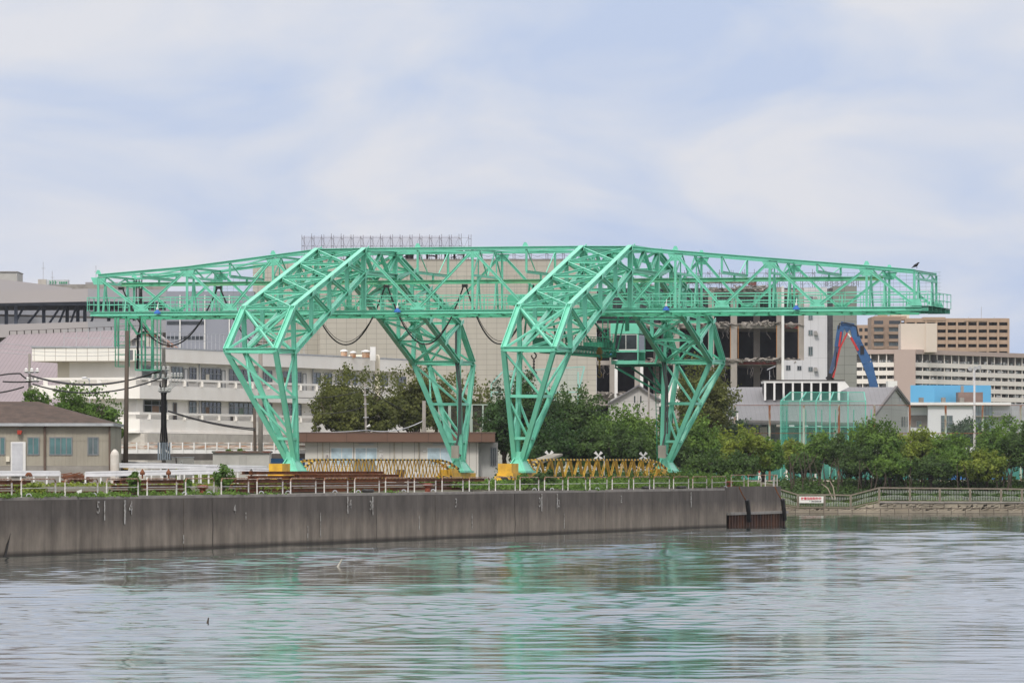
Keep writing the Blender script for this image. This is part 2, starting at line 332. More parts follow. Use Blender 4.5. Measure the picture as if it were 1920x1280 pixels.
def quay():
    q = thing('quay_wall', 'long stained dark concrete quay wall along the water with chalked numbers', 'quay wall', (OX, OY, 0), rot=-TH)
    def lb(x0, x1, y0, y1, z0, z1, name, m, par=q): b = MB(); b.box(x0, x1, y0, y1, z0, z1); return b.build(name, m, par)
    # panels of the old wall, with thin joints, slightly uneven
    js = [-330, -250, -176.2, -160, -140, -121.5, -102, -81.3, -57, -30.2, -6, 13.9]
    b = MB()
    for i in range(len(js)-1):
        du = R.uniform(-.03, .03); b.box(QU-1.6, QU+du, js[i]+.03, js[i+1]-.03, -3, 3.12)
        b.box(QU-1.5, QU-.12, js[i+1]-.04, js[i+1]+.04, -3, 3.11)
    b.build('old_wall', WM, q)
    for px in (398, 705, 965):
        v = v_at(px, QU); b = MB(); b.tube([(QU+.035, v+R.uniform(-.1, .1), z) for z in (.1, .8, 1.5, 2.3, 3.1)], .02, 4); b.build('joint', DCON, q)
    v = v_at(10, QU); b = MB(); b.prism([(QU+.04, v-.4, .0), (QU+.04, v+.0, .0), (QU+.04, v+.4, .7), (QU+.04, v+.75, 1.3), (QU+.04, v+.5, 1.0), (QU+.04, v+.1, .7)], (.02, 0, 0)); b.build('broken_corner', mat('crack_dark', (.03, .026, .022)), q)
    b = MB()
    v = -330.
    while v < 13:
        w = min(R.uniform(5, 9), 13.9-v); b.box(QU-.95, QU-.12-R.uniform(0, .06), v, v+w-.05, 3.124, 3.30+R.uniform(-.02, .02)); v += w
    b.build('coping', CONC, q)
    b = MB(); b.box(QU-1.6, QU-.25, 13.95, 37.4, 1.25, 3.42)
    for k in range(11): b.box(QU-.26, QU-.235, 15+k*2.05, 15.03+k*2.05, 1.3, 3.40)
    b.build('new_wall', WM, q)
    b = MB(); b.box(QU-1.6, QU+.32, 13.95, 38.0, 1.02, 1.25); b.build('ledge', CONC, q)
    b = MB(); v = 14.0; pts = []
    while v < 37.8:
        pts += [(QU+.18, v), (QU+.18, v+.42), (QU-.12, v+.58), (QU-.12, v+.98)]; v += 1.14
    for (a, c), (d, e) in zip(pts[:-1], pts[1:]): b.beam((a, c, -1), (a, c, -1.001), .01); b.add([(a, c, -2), (d, e, -2), (d, e, 1.02), (a, c, 1.02)], [(0, 1, 2, 3)])
    b.add([(QU-.1, 37.8, -2), (QU-9, 37.8, -2), (QU-9, 37.8, 1.02), (QU-.1, 37.8, 1.02)], [(0, 1, 2, 3)])
    b.build('sheet_piling', mat('piling_rust', (.15, .07, .042), (.05, .032, .026), rough=.9, scale=1.5, squash=(1, 1, .25), bump=.3), q)
    # chalk marks
    CH = mat('chalk_paint', (.52, .51, .48), (.20, .18, .16), rough=.9, scale=5, lo=.44, hi=.60)
    def mark(ch, px, py, hpx, wide=1.25):
        v = v_at(px, QU); z = z_at(py, QU, v); h = hpx*(OY-QU*SI+v*CO)/F
        cu = bpy.data.curves.new('t', 'FONT'); cu.body = ch; cu.size = h/.7; cu.extrude = .008; cu.align_x = 'CENTER'; cu.align_y = 'CENTER'
        o = bpy.data.objects.new('t', cu); COL.objects.link(o); dg = bpy.context.evaluated_depsgraph_get(); me = bpy.data.meshes.new_from_object(o.evaluated_get(dg)); bpy.data.objects.remove(o)
        M = Matrix.Translation((QU+.045, v, z)) @ Matrix.Rotation(math.pi/2, 4, 'Z') @ Matrix.Rotation(math.pi/2, 4, 'X') @ Matrix.Scale(wide, 4, (1, 0, 0))
        me.transform(M); me.materials.clear(); me.materials.append(CH); ob = bpy.data.objects.new('painted_numeral', me); COL.objects.link(ob); ob.parent = q; ORG[ob.name] = Vector((0, 0, 0))
    for a in (('5', 183, 952, 23), ('4', 244, 953, 26), ('4', 439, 955, 17), ('4', 656, 945, 16), ('3', 694, 948, 18), ('3', 854, 943, 17), ('3', 1011, 942, 18), ('2', 1047, 944, 14), ('2', 1164, 936, 14)): mark(*a)
    for px, y0, y1, w in ((195, 938, 975, .08), (233, 937, 982, .16), (651, 930, 962, .12), (698, 930, 965, .11), (1015, 925, 958, .1), (1044, 925, 952, .12), (1295, 922, 950, .16), (884, 962, 992, .06), (785, 966, 992, .06), (600, 960, 1008, .05), (576, 985, 1012, .05), (1057, 960, 990, .05), (343, 1002, 1018, .07), (460, 960, 974, .05)):
        v = v_at(px, QU); b = MB(); b.box(QU+.03, QU+.05, v-w, v+w, z_at(y1, QU, v), z_at(y0, QU, v)); b.build('painted_line', CH, q)
    for px in (1388, 1455):
        v = v_at(px, QU); b = MB(); b.tube(sag((QU-.1, v, 3.4), (QU+.3, v+.8, 2.3), .1, 6), .05, 5); b.build('chain', RUST2, q)
        b = MB(); b.tube([(QU+.42, v+.8, 2.3), (QU+.45, v+1.3, 1.2), (QU+.42, v+1.7, .45)], .2, 8); b.build('rubber_fender', BLK, q)
quay()
#@@QUAYSTUFF
# ------------------------------------------------------------ quay railings (inverted U sections)
RAILW = mat('railing_paint', (.62, .62, .60), (.30, .16, .09), rough=.6, scale=2.5, lo=.45, hi=.75)
RAILR = mat('railing_rust_top', (.24, .12, .07), (.50, .42, .36), rough=.7, scale=2.0, lo=.45, hi=.7)
def railing(L):
    r = thing('railing_section', 'low inverted U pipe railing section with rusty top along the quay edge', 'railing', (0, 0, 0), group='railing sections along the quay edge', rot=-TH)
    for e_ in (-L/2, L/2): b = MB(); b.beam((0, e_, 0), (0, e_, .80), .07); b.build('post', RAILW, r)
    b = MB(); pts = [(0, -L/2, .80), (0, -L/2+.06, .92), (0, -L/2+.2, 1.0), (0, L/2-.2, 1.0), (0, L/2-.06, .92), (0, L/2, .80)]; b.tube(pts, .04, 6); b.build('top_rail', RAILR, r)
    b = MB(); b.beam((0, -L/2, .5), (0, L/2, .5), .045); b.build('mid_rail', RAILW, r)
    return r
spans = [(-40, 22), (40, 104), (122, 183), (200, 259), (276, 331), (348, 401), (415, 466), (482, 530), (545, 592), (608, 652), (665, 711), (723, 765), (777, 817), (829, 868), (880, 917), (929, 966), (975, 1010), (1021, 1055), (1065, 1098), (1106, 1138), (1148, 1179), (1188, 1218), (1226, 1255), (1263, 1291), (1299, 1325), (1335, 1361), (1371, 1395), (1403, 1427), (1435, 1450), (1452, 1457)]
RL = ['cut by the left picture edge', 'before the roller shutter of the shed', 'above the chalked number five', 'above the two long chalk lines at left', 'below the brown pole', 'just left of the leafy shrub', 'just right of the leafy shrub', 'second to the right of the leafy shrub', 'below the near left foot of the crane', 'above the chalked four with a line', 'above the chalked three with a line', 'below the middle of the left yellow lattice', 'before the red bollard under the lattice', 'above the lone chalked three', 'below the far left crane foot', 'before the yellow bogie of the near right foot', 'before the soft green shrub', 'before the two dark shrubs', 'above the chalked two with a line', 'below the first white cross marker to the right', 'below the middle white cross marker', 'below the third white cross marker', 'before the far right crane foot', 'just right of the far right crane foot', 'above the last long chalk line', 'left of the square topped red bollard', 'right of the square topped red bollard', 'above the first fender chain', 'next to last before the quay corner', 'narrow one at the quay corner']
for i, (a, c) in enumerate(spans):
    u = QU-.55; va, vb = v_at(a, u), v_at(c, u); r = railing(vb-va); r['label'] = 'low inverted U pipe railing section '+RL[i]; r.location = G(u, (va+vb)/2, 3.30 if c < 1365 else 3.42)
r = thing('railing_section', 'short railing section turning away at the very corner of the quay', 'railing', G(QU-2.0, 37.0, 3.42), group='railing sections along the quay edge')
b = MB(); p0 = G(QU-.5, 37.0, 3.42); p1 = G(QU-3.5, 37.0, 3.42); up = Vector((0, 0, 1))
b.beam(p0, p0+up, .07); b.build('post', RAILW, r); b = MB(); b.beam(p1, p1+up, .07); b.build('post', RAILW, r); b = MB(); b.beam(p0+up, p1+up, .06); b.build('top_rail', RAILR, r)
# ------------------------------------------------------------ leaf-based vegetation
def leafmesh(name, m, pts, nrm, size, parent=None, rs=3):
    g = np.random.default_rng(rs); n = len(pts)
    nr = nrm/np.maximum(np.linalg.norm(nrm, axis=1, keepdims=True), 1e-6)
    a = np.cross(nr, g.normal(size=(n, 3))); a /= np.linalg.norm(a, axis=1, keepdims=True); b = np.cross(nr, a)
    sz = (size*g.uniform(.6, 1.35, n))[:, None]
    vs = np.stack([pts-a*sz*.5-b*sz*.28, pts+a*sz*.15-b*sz*.42, pts+a*sz*.62+b*sz*.05, pts-a*sz*.1+b*sz*.45], 1).reshape(-1, 3)
    if parent is not None: org = np.array(ORG[parent.name])
    else: lo = vs.min(0); hi = vs.max(0); org = np.array([(lo[0]+hi[0])/2, (lo[1]+hi[1])/2, lo[2]])
    vs = vs-org; me = bpy.data.meshes.new(name)
    me.vertices.add(4*n); me.vertices.foreach_set('co', vs.ravel().astype(np.float32)); me.loops.add(4*n); me.loops.foreach_set('vertex_index', np.arange(4*n, dtype=np.int32))
    me.polygons.add(n); me.polygons.foreach_set('loop_start', np.arange(0, 4*n, 4, dtype=np.int32)); me.polygons.foreach_set('loop_total', np.full(n, 4, dtype=np.int32))
    me.update(calc_edges=True); me.materials.append(m); o = bpy.data.objects.new(name, me); COL.objects.link(o)
    if parent is not None: o.parent = parent
    else: o.location = org
    ORG[o.name] = Vector(org); return o
def clumps(g, c, rad, ncl, leaves, rc=.34, flat=.8, low=-.55):
    """points and normals of leaf clumps filling an uneven ellipsoid"""
    P = []; Nn = []; rad = np.array(rad); c = np.array(c); mr = rad.mean()
    for i in range(ncl):
        d = g.normal(size=3); d /= np.linalg.norm(d)
        if d[2] < low: d[2] *= -.6
        rr = g.uniform(.45, 1.0)**.6; cc = d*rad*rr*(1-rc*.55); r = mr*rc*g.uniform(.55, 1.2)
        k = int(leaves*(r/(mr*rc))**2*g.uniform(.7, 1.2)); q = g.normal(size=(k, 3)); q /= np.linalg.norm(q, axis=1, keepdims=True)
        q[:, 2] *= flat; rr2 = g.uniform(.55, 1.08, k)[:, None]; p = cc+q*r*rr2
        P.append(p+c); Nn.append(q+g.normal(size=(k, 3))*.55+np.array([0, 0, .5])+d*.3)
    return np.concatenate(P), np.concatenate(Nn)
TREEN = [0]
def tree(label, px, top, bot, wpx, Y, kind='mid', base=3.6, ncl=46, leaves=75, leaf=.36, name='broadleaf_tree', group=None, trunk=.22, dy=1.0, lobes=1, rc=.34):
    TREEN[0] += 1; g = np.random.default_rng(100+TREEN[0]); s = Y/F; z1 = ZZ(top, Y); z0 = ZZ(bot, Y); X = XX(px, Y)
    t = thing(name, label, 'tree', (X, Y, base), group=group)
    rx = wpx*s/2; rz = (z1-z0)/2; cz = (z0+z1)/2
    PP = []; NN = []; leaves = int(leaves*1.9); leaf *= .70
    for k in range(lobes):
        f = 1 if lobes == 1 else .62; ox = 0 if lobes == 1 else (k/(lobes-1)-.5)*2*rx*(1-f)*1.05
        hz = 1 if lobes == 1 else R.uniform(.72, 1.0)
        p, n = clumps(g, (X+ox, Y+R.uniform(-1, 1)*(0 if lobes == 1 else rx*.3), z0+rz*hz), (rx*f, rx*f*dy, rz*hz), ncl//lobes, leaves, rc); PP.append(p); NN.append(n)
    for k in range(int(10+wpx*.12)):      # sprigs breaking the outline
        a = g.uniform(0, 6.28); el = g.uniform(.1, 1.4); d = np.array([math.cos(a)*math.cos(el), math.sin(a)*math.cos(el)*dy, math.sin(el)]); c0 = np.array([X, Y, cz])+d*np.array([rx, rx, rz])*.9; m_ = 45
        q = g.normal(size=(m_, 3))*.28*(.5+rx*.12); q += np.outer(g.uniform(0, 1, m_), d+np.array([0, 0, .4]))*rz*.22; PP.append(c0+q); NN.append(g.normal(size=(m_, 3))+np.array([0, 0, .5]))
    PP = np.concatenate(PP); NN = np.concatenate(NN); leafmesh('crown', LEAF[kind], PP, NN, leaf, t, rs=TREEN[0])
    b = MB(); h = cz-base; top_ = Vector((X+R.uniform(-.3, .3), Y, base+h*.9)); b.tube([(X, Y, base-.3), (X+R.uniform(-.2, .2), Y, base+h*.45), top_], .2, 7, radii=[trunk*1.2, trunk*.9, trunk*.5])
    for i in range(9):
        a = R.uniform(0, 2*math.pi); st = L3((X, Y, base), top_, R.uniform(.35, .9)); e = Vector((X+math.cos(a)*rx*R.uniform(.45, .8), Y+math.sin(a)*rx*.6, cz+rz*R.uniform(-.4, .7)))
        b.tube([st, L3(st, e, .5)+Vector((0, 0, .3)), e], .1, 5, radii=[trunk*.5, trunk*.3, .03])
    b.build('trunk', BARK, t, smooth=True); return t
def bush(label, P0, rx, rz, kind, n=9, leaves=70, leaf=.16, name='bush', group=None, seed=0):
    g = np.random.default_rng(500+seed); t = thing(name, label, 'bush', P0, group=group)
    p, nn = clumps(g, (P0[0], P0[1], P0[2]+rz), (rx, rx*1.2, rz), n, leaves, .42, low=-.9); leafmesh('foliage', LEAF[kind], p, nn, leaf, t, rs=seed)
    b = MB()
    for i in range(5): a = R.uniform(0, 6.28); b.tube([P0, (P0[0]+math.cos(a)*rx*.4, P0[1]+math.sin(a)*rx*.4, P0[2]+rz*1.3)], .03, 4)
    b.build('stem', BARK, t); return t
def weeds(name, label, gens, kind, leaf=.14, seed=1):
    g = np.random.default_rng(seed); P = []; Nn = []
    for (p0, rx, ry, rz, k) in gens:
        q = g.normal(size=(k, 3))*.5; q[:, 2] = np.abs(q[:, 2])**1.0; P.append(np.array(p0)+q*np.array([rx, ry, rz])); n = g.normal(size=(k, 3)); n[:, 2] = np.abs(n[:, 2])+.3; Nn.append(n)
    return tag(leafmesh(name, LEAF[kind], np.concatenate(P), np.concatenate(Nn), leaf, None, rs=seed), label, 'weeds', kind='stuff')
#@@CRANE
# ------------------------------------------------------------ THE CRANE (local frame: x = along girder, y = along quay, z up)
def stripes():
    m = bpy.data.materials.new('hazard_stripes'); m.use_nodes = True; t = m.node_tree; b = t.nodes['Principled BSDF']
    co = N(t, 'ShaderNodeTexCoord'); wv = N(t, 'ShaderNodeTexWave', wave_type='BANDS', bands_direction='DIAGONAL', Scale=.55); t.links.new(co.outputs['Object'], wv.inputs['Vector'])
    gt = N(t, 'ShaderNodeMath', operation='GREATER_THAN'); gt.inputs[1].default_value = .5; t.links.new(wv.outputs['Fac'], gt.inputs[0])
    mx = N(t, 'ShaderNodeMix', data_type='RGBA'); mx.inputs[6].default_value = (.78, .48, .04, 1); mx.inputs[7].default_value = (.02, .018, .016, 1); t.links.new(gt.outputs[0], mx.inputs[0]); t.links.new(mx.outputs[2], b.inputs['Base Color']); b.inputs['Roughness'].default_value = .6
    return m
HAZ = stripes()
crane = thing('gantry_crane', 'huge mint green lattice gantry crane with two arched portals standing on the quay', 'gantry crane', (OX, OY, 0), rot=-TH)
g = 4.9; ZB = 17.93
tops = [(-32.5, 21.2), (-24.7, 21.8), (-17.2, 22.7), (-13.4, 23.15), (-9.3, 23.2), (0, 23.2), (9.3, 23.2), (13.4, 23.15), (17.2, 22.78), (25.1, 22.1), (33.15, 21.42), (37.1, 21.05)]
def topz(u):
    for (a, za), (c, zc) in zip(tops[:-1], tops[1:]):
        if a <= u <= c: return za+(zc-za)*(u-a)/(c-a)
    return tops[-1][1]
bots = [-32.5, -28.7, -20.95, -13.0, -4.7, 4.5, 13.2, 21.1, 29.05, 37.1]
zig = [(-32.5, 1), (-28.7, 0), (-24.7, 1), (-20.95, 0), (-17.2, 1), (-13.2, 0), (-9.3, 1), (-4.7, 0), (0, 1), (4.6, 0), (9.3, 1), (13.3, 0), (17.2, 1), (21.1, 0), (25.1, 1), (29.05, 0), (33.15, 1), (37.1, 0)]
for sd_ in (-1, 1):
    v = sd_*g; b = MB()
    for (a, za), (c, zc) in zip(tops[:-1], tops[1:]): b.hbeam((a, v, za-.03), (c, v, zc-.03), .38, .28, .04)
    b.hbeam((-33.2, v, ZB), (37.7, v, ZB), .40, .42, .05)
    tr = b.build('girder_chords', GREEN, crane)
    b = MB()
    for (a, ta), (c, tc_) in zip(zig[:-1], zig[1:]):
        pa = Vector((a, v, topz(a)-.2 if ta else ZB+.25)); pc = Vector((c, v, topz(c)-.2 if tc_ else ZB+.25)); d = (pc-pa).normalized()
        b.hbeam(pa+d*.35, pc-d*.35, .22, .26, .035, up=d.cross(Vector((0, 1, 0))))
    for (u, tp) in zig:   # gusset plates
        z = topz(u)-.35 if tp else ZB+.42; w = .65
        if tp: b.prism([(u-w, v-.03, z+.15), (u+w, v-.03, z+.15), (u+w*.6, v-.03, z-.45), (u-w*.6, v-.03, z-.45)], (0, .06, 0))
        else: b.prism([(u-w, v-.03, z-.2), (u+w, v-.03, z-.2), (u+w*.7, v-.03, z+.32), (u-w*.7, v-.03, z+.32)], (0, .06, 0))
    for u in (-32.5, -24.7, -17.2, 0, 17.2, 25.1, 33.15, 37.1): b.hbeam((u, v, ZB+.2), (u, v, topz(u)-.16), .2, .22, .03, up=(1, 0, 0))
    for u in (-13.4, -9.35, 9.35, 13.4): b.hbeam((u, v, ZB+.2), (u, v, topz(u)-.16), .4, .5, .04, up=(1, 0, 0))
    for u in (-32.5, -17.2, -4.7, 4.5, 17.2, 33.15): b.prism([(u-.25, v-.03, topz(u)+.1), (u+.25, v-.03, topz(u)+.1), (u+.1, v-.03, topz(u)+.42), (u-.1, v-.03, topz(u)+.42)], (0, .06, 0))
    b.build('girder_web', GREEN, tr)
# top laterals, cross frames, hangers
b = MB(); nodes = [-32.5, -24.7, -17.2, -9.3, 0, 9.3, 17.2, 25.1, 33.15, 37.1]
for u in nodes: b.hbeam((u, -g+.2, topz(u)-.05), (u, g-.2, topz(u)-.05), .22, .22, .03)
for a, c in zip(nodes[:-1], nodes[1:]):
    m_ = (a+c)/2; zm = topz(m_)-.08
    for s1 in (-1, 1): b.beam((a, s1*(g-.2), topz(a)-.08), (m_, 0, zm), .14, .14); b.beam((m_, 0, zm), (c, s1*(g-.2), topz(c)-.08), .14, .14)
b.build('top_bracing', GREEN, crane)
for u in (-28.7, -20.95, -4.7, 4.6, 21.1, 29.05):      # U shaped hanging frames
    b = MB(); zt = topz(u)-.1; zl = 21.0 if abs(u) > 8 else 21.2
    b.hbeam((u, -g, zt), (u, -g, zl), .22, .2, .03, up=(1, 0, 0)); b.hbeam((u, g, zt), (u, g, zl), .22, .2, .03, up=(1, 0, 0)); b.hbeam((u, -g, zl), (u, g, zl), .2, .3, .03)
    b.beam((u, -g+.1, zt), (u, -1.8, zl+.1), .07); b.beam((u, g-.1, zt), (u, 1.8, zl+.1), .07); b.beam((u, 0, zl), (u, 0, 20.7), .16); b.build('hanging_frame', GREEN, crane)
for u in (-32.5, -24.7, -17.2, 0, 17.2, 25.1, 33.15, 37.1):   # cross frames at the top nodes
    b = MB(); zt = topz(u)-.15; zl = min(20.95, zt-.5)
    b.beam((u, -g, zl), (u, g, zl), .12, .2)
    b.beam((u, -g+.1, zl), (u, -g/2, zt), .1); b.beam((u, -g/2, zt), (u, 0, zl), .1); b.beam((u, g-.1, zl), (u, g/2, zt), .1); b.beam((u, g/2, zt), (u, 0, zl), .1)
    for s1 in (-1, 1): b.beam((u, s1*3.0, zl), (u, s1*3.6, ZB+.2), .16); b.beam((u, s1*3.0, zl), (u, s1*2.2, ZB+.2), .12); b.beam((u, s1*3.0, zl), (u, s1*3.0, zt), .1)
    b.build('cross_frame', GREEN, crane)
b = MB(); b.hbeam((u_at(228, 0), 0, 20.55), (u_at(1655, 0), 0, 20.55), .35, .42, .05)
b.build('runway_beam', GRUN, crane)
b = MB(); u = -33.
while u < 37.5: b.hbeam((u, -g+.1, ZB-.1), (u, g-.1, ZB-.1), .15, .22, .03); u += 2.05
for a, c in zip(bots[:-1], bots[1:]): b.beam((a, -g, ZB-.12), (c, g, ZB-.12), .12); b.beam((a, g, ZB-.12), (c, -g, ZB-.12), .12)
for s1 in (-1, 1): b.hbeam((-31.5, s1*2.0, ZB-.14), (36.2, s1*2.0, ZB-.14), .3, .44, .05)
b.build('floor_framing', GREEN2, crane)
for s1 in (-1, 1):
    b = MB(); b.box(-33.4, 37.8, *sorted((s1*(g-.22), s1*(g-1.7))), ZB+.16, ZB+.20); wk = b.build('walkway', DGRN, crane)
    b = MB()
    for vv in ((s1*(g-.3)), (s1*(g-1.6))):
        for zz_ in (.55, 1.15): b.beam((-33.4, vv, ZB+.24+zz_), (37.8, vv, ZB+.24+zz_), .05)
        u = -33.4
        while u < 37.9: b.beam((u, vv, ZB+.24), (u, vv, ZB+1.39), .05); u += 1.79
    b.build('handrail', GREEN, wk)
# end platforms
b = MB()
b.box(36.8, 38.3, -g-.2, g+.4, ZB+.215, ZB+.235); b.box(-33.4, -32.8, -g-.2, -g+1.5, ZB+.215, ZB+.235)
for k in range(6): vv = -g+k*2*g/5; b.beam((36.4, vv, ZB), (38.25, vv, ZB), .08, .38); b.build('end_platform', GREEN, crane)
b = MB()
for zz_ in (.55, 1.15):
    b.beam((38.25, -g-.2, ZB+.24+zz_), (38.25, g+.4, ZB+.24+zz_), .05); b.beam((37.8, -g-.2, ZB+.24+zz_), (38.25, -g-.2, ZB+.24+zz_), .05); b.beam((37.8, g+.4, ZB+.24+zz_), (38.25, g+.4, ZB+.24+zz_), .05)
    b.beam((-33.4, -g-.2, ZB+.24+zz_), (-32.6, -g-.2, ZB+.24+zz_), .05); b.beam((-33.4, -g-.2, ZB+.24+zz_), (-33.4, -g+1.5, ZB+.24+zz_), .05)
for k in range(7): vv = -g-.2+k*(2*g+.6)/6; b.beam((38.25, vv, ZB+.24), (38.25, vv, ZB+1.39), .05)
b.beam((-33.4, -g-.2, ZB+.24), (-33.4, -g-.2, ZB+1.39), .05); b.beam((-33.4, -g+1.5, ZB+.24), (-33.4, -g+1.5, ZB+1.39), .05); b.build('end_handrail', GREEN, crane)
b = MB()
for k in range(11): b.beam((u_at(380, g+.7), g+.7, ZB+.3+k*.3), (37.4, g+.7, ZB+.3+k*.3), .018)
u = u_at(380, g+.7)
while u < 37.5: b.beam((u, g+.7, ZB+.3), (u, g+.7, ZB+3.3), .014); u += .55
b.build('wire_mesh_screen', mat('mesh_wire', (.25, .32, .30)), crane)
# portals
def chordpts(s):   # half profile from the girder down: s = -1 near half, +1 far half
    return dict(oT=(s*g, 23.12), oB=(s*25.9, 17.75), oA=(s*30.75, 14.3), iT=(s*4.6, 21.25), iA=(s*25.55, 14.3))
for side in (-1, 1):
    U = (side*9.3, side*13.4)     # inner and outer vertical planes
    uf = side*9.35
    P = MB(); PT = MB()
    def v3(u, p): return Vector((u, p[0], p[1]))
    for u in U:
        n_, f_ = chordpts(-1), chordpts(1)
        P.hbeam(v3(u, n_['oT']), v3(u, f_['oT']), .46, .5, .06); P.hbeam(v3(u, (-4.9, 21.25)), v3(u, (4.9, 21.25)), .46, .45, .06)
        for k in range(4):
            va, vb = -4.9+k*2.45, -4.9+(k+1)*2.45
            P.hbeam((u, va, 22.95 if k % 2 == 0 else 21.45), (u, vb, 21.45 if k % 2 == 0 else 22.95), .3, .34, .05, up=(0, 1, 1))
    for s in (-1, 1):
        c = chordpts(s)
        for u in U:
            P.hbeam(v3(u, c['oT']), v3(u, c['oB']), .50, .52, .06); P.hbeam(v3(u, c['iT']), v3(u, c['iA']), .50, .52, .06)
            P.hbeam(v3(u, c['oB']), v3(u, c['oA']), .50, .55, .06, up=(0, 1, 1)); P.hbeam(v3(u, c['oB']), v3(u, c['iA']), .4, .46, .05, up=(0, 1, 0)); P.hbeam(v3(u, c['oA']), v3(u, c['iA']), .4, .42, .05)
            # web: verticals and short diagonals
            on = [L3(v3(u, c['oT']), v3(u, c['oB']), t) for t in (0, .25, .5, .75, 1)]
            iv = [Vector((u, p.y-s*.0, 0)) for p in on]
            inn = []
            for p in on:
                t = (abs(p.y)-4.6)/(25.55-4.6); t = min(max(t, 0), 1); inn.append(L3(v3(u, c['iT']), v3(u, c['iA']), t))
            for k in range(1, 4): P.hbeam(on[k], inn[k], .36, .38, .05, up=(0, 1, 0))
            for k in range(0, 4): P.hbeam(L3(on[k+1], inn[k], .04), L3(on[k+1], inn[k], .96), .32, .34, .05, up=(0, 1, 1))
            for p in on+inn:   # gussets in the outer faces
                w = .55; xo = math.copysign(.27, u) if abs(u) > 11 else -math.copysign(.27, u)
                if side == 1 and abs(u) < 11: xo = .27
                if side == -1 and abs(u) > 11: xo = .27
                P.prism([(u+xo, p.y-w, p.z-.12-w*.26), (u+xo, p.y+w, p.z-.12+w*.26), (u+xo, p.y+w*.8, p.z+.22+w*.26), (u+xo, p.y-w*.8, p.z+.22-w*.26)], (.03*(1 if xo > 0 else -1), 0, 0))
        # faces between the two planes: rungs and X bracing on outer and inner chords
        for (A, B) in (('oT', 'oB'), ('iT', 'iA')):
            n4 = 4 if A == 'oT' else 4
            for k in range(n4+1):
                p, q = [L3(v3(u, c[A]), v3(u, c[B]), k/n4) for u in U]; P.hbeam(p, q, .26, .30, .04)
                if k < n4:
                    p2, q2 = [L3(v3(u, c[A]), v3(u, c[B]), (k+1)/n4) for u in U]
                    P.hbeam(L3(p, q2, .05), L3(p, q2, .95), .2, .24, .035); P.hbeam(L3(q, p2, .05), L3(q, p2, .95), .2, .24, .035)
        a0, a1 = v3(U[0], c['oB']), v3(U[1], c['oB']); b0, b1 = v3(U[0], c['oA']), v3(U[1], c['oA'])
        P.beam(a0, b1, .16); P.beam(a1, b0, .16); P.hbeam(b0, b1, .42, .5, .06)
        cc = (a0+a1+b0+b1)/4; P.prism([cc+Vector((dx, s*.1, dz)) for dx, dz in ((-.35, 0), (0, -.35), (.35, 0), (0, .35))], (0, -s*.04, 0))
        i0, i1 = v3(U[0], c['iA']), v3(U[1], c['iA']); P.hbeam(i0, i1, .35, .42, .05); P.beam(a0, i1, .16); P.beam(a1, i0, .16); P.beam(b0, i1, .12); P.beam(b1, i0, .12)
        # lower leg: four chords converging on the foot
        Lg = MB(); foot = {}
        for u in U:
            for key, dv in (('oA', s*.35), ('iA', -s*.35)):
                e = Vector((uf+(.28 if u > uf+.1 else -.28)*(1 if abs(u-uf) > .5 else -math.copysign(1, U[1]-U[0])), s*25.95+dv, 5.6))
                if abs(u-uf) < .5: e.x = uf-math.copysign(.28, U[1]-U[0])
                foot[(u, key)] = e; Lg.hbeam(v3(u, c[key]), e, .46, .5, .06, up=(0, 1, 0))
        def LP(u, key, t): return L3(v3(u, c[key]), foot[(u, key)], t)
        for t0, t1 in ((.02, .42), (.45, .80)):
            for key in ('oA', 'iA'):
                Lg.beam(LP(U[0], key, t1), LP(U[1], key, t1), .2, .22); Lg.beam(LP(U[0] if side == 1 else U[1], key, t0), LP(U[1] if side == 1 else U[0], key, t1), .17)
            for u in U: Lg.beam(LP(u, 'oA', t1), LP(u, 'iA', t1), .2, .22); Lg.beam(LP(u, 'iA' if s < 0 else 'oA', t0), LP(u, 'oA' if s < 0 else 'iA', t1), .15)
        for u in U: Lg.beam(LP(u, 'oA', .45), LP(u, 'oA', .62)+Vector((0, -s*.25, 0)), .12)
        leg = Lg.build('leg', GREEN, crane)
        b = MB(); vf = s*25.95
        for dx in (-.75, .75): b.prism([(uf+dx*.3, vf-.9, 5.75), (uf+dx*.3, vf+.9, 5.75), (uf+dx, vf+1.5, 4.75), (uf+dx, vf-1.5, 4.75)], (.06, 0, 0))
        for dv in (-1.4, 1.4): b.prism([(uf-.25, vf+dv*.35, 5.9), (uf+.25, vf+dv*.35, 5.9), (uf+.85, vf+dv, 4.75), (uf-.85, vf+dv, 4.75)], (0, .06, 0))
        b.box(uf-.95, uf+.95, vf-1.7, vf+1.7, 4.62, 4.78); b.box(uf-.3, uf+.3, vf-.7, vf+.7, 4.78, 6.3); b.build('foot_plate', GREEN, leg)
        # bogie
        b = MB(); b.box(uf-.65, uf+.65, vf-4.6, vf+3.4, 4.06, 4.6); b.box(uf-.4, uf+.4, vf-2.9, vf+2.4, 4.6, 4.625)
        bg_ = b.build('bogie', YEL, crane)
        b = MB(); b.box(uf-.55, uf+.55, vf-4.6, vf-2.4, 4.602, 5.35 if s < 0 else 4.9); b.build('motor_housing', YEL, bg_)
        b = MB(); b.prism([(uf-.6, vf-4.62, 4.05), (uf+.6, vf-4.62, 4.05), (uf+.6, vf-5.5, 4.0), (uf-.6, vf-5.5, 4.0)], (0, 0, .34)); b.build('buffer_ramp', HAZ, bg_)
        for dv in (-3.6, -1.2, 1.2, 2.6):
            b = MB(); b.tube([(uf-.12, vf+dv, 4.12), (uf+.12, vf+dv, 4.12)], .31, 12); b.build('wheel', RUST, bg_)
    P.build('portal_arch', GREEN, crane)
    # yellow lattice tie between the feet of each portal
    b = MB(); hz = MB(); v0, v1 = -24.0, 24.2; K = 15 if side == 1 else 21; w_ = .075 if side == 1 else .07
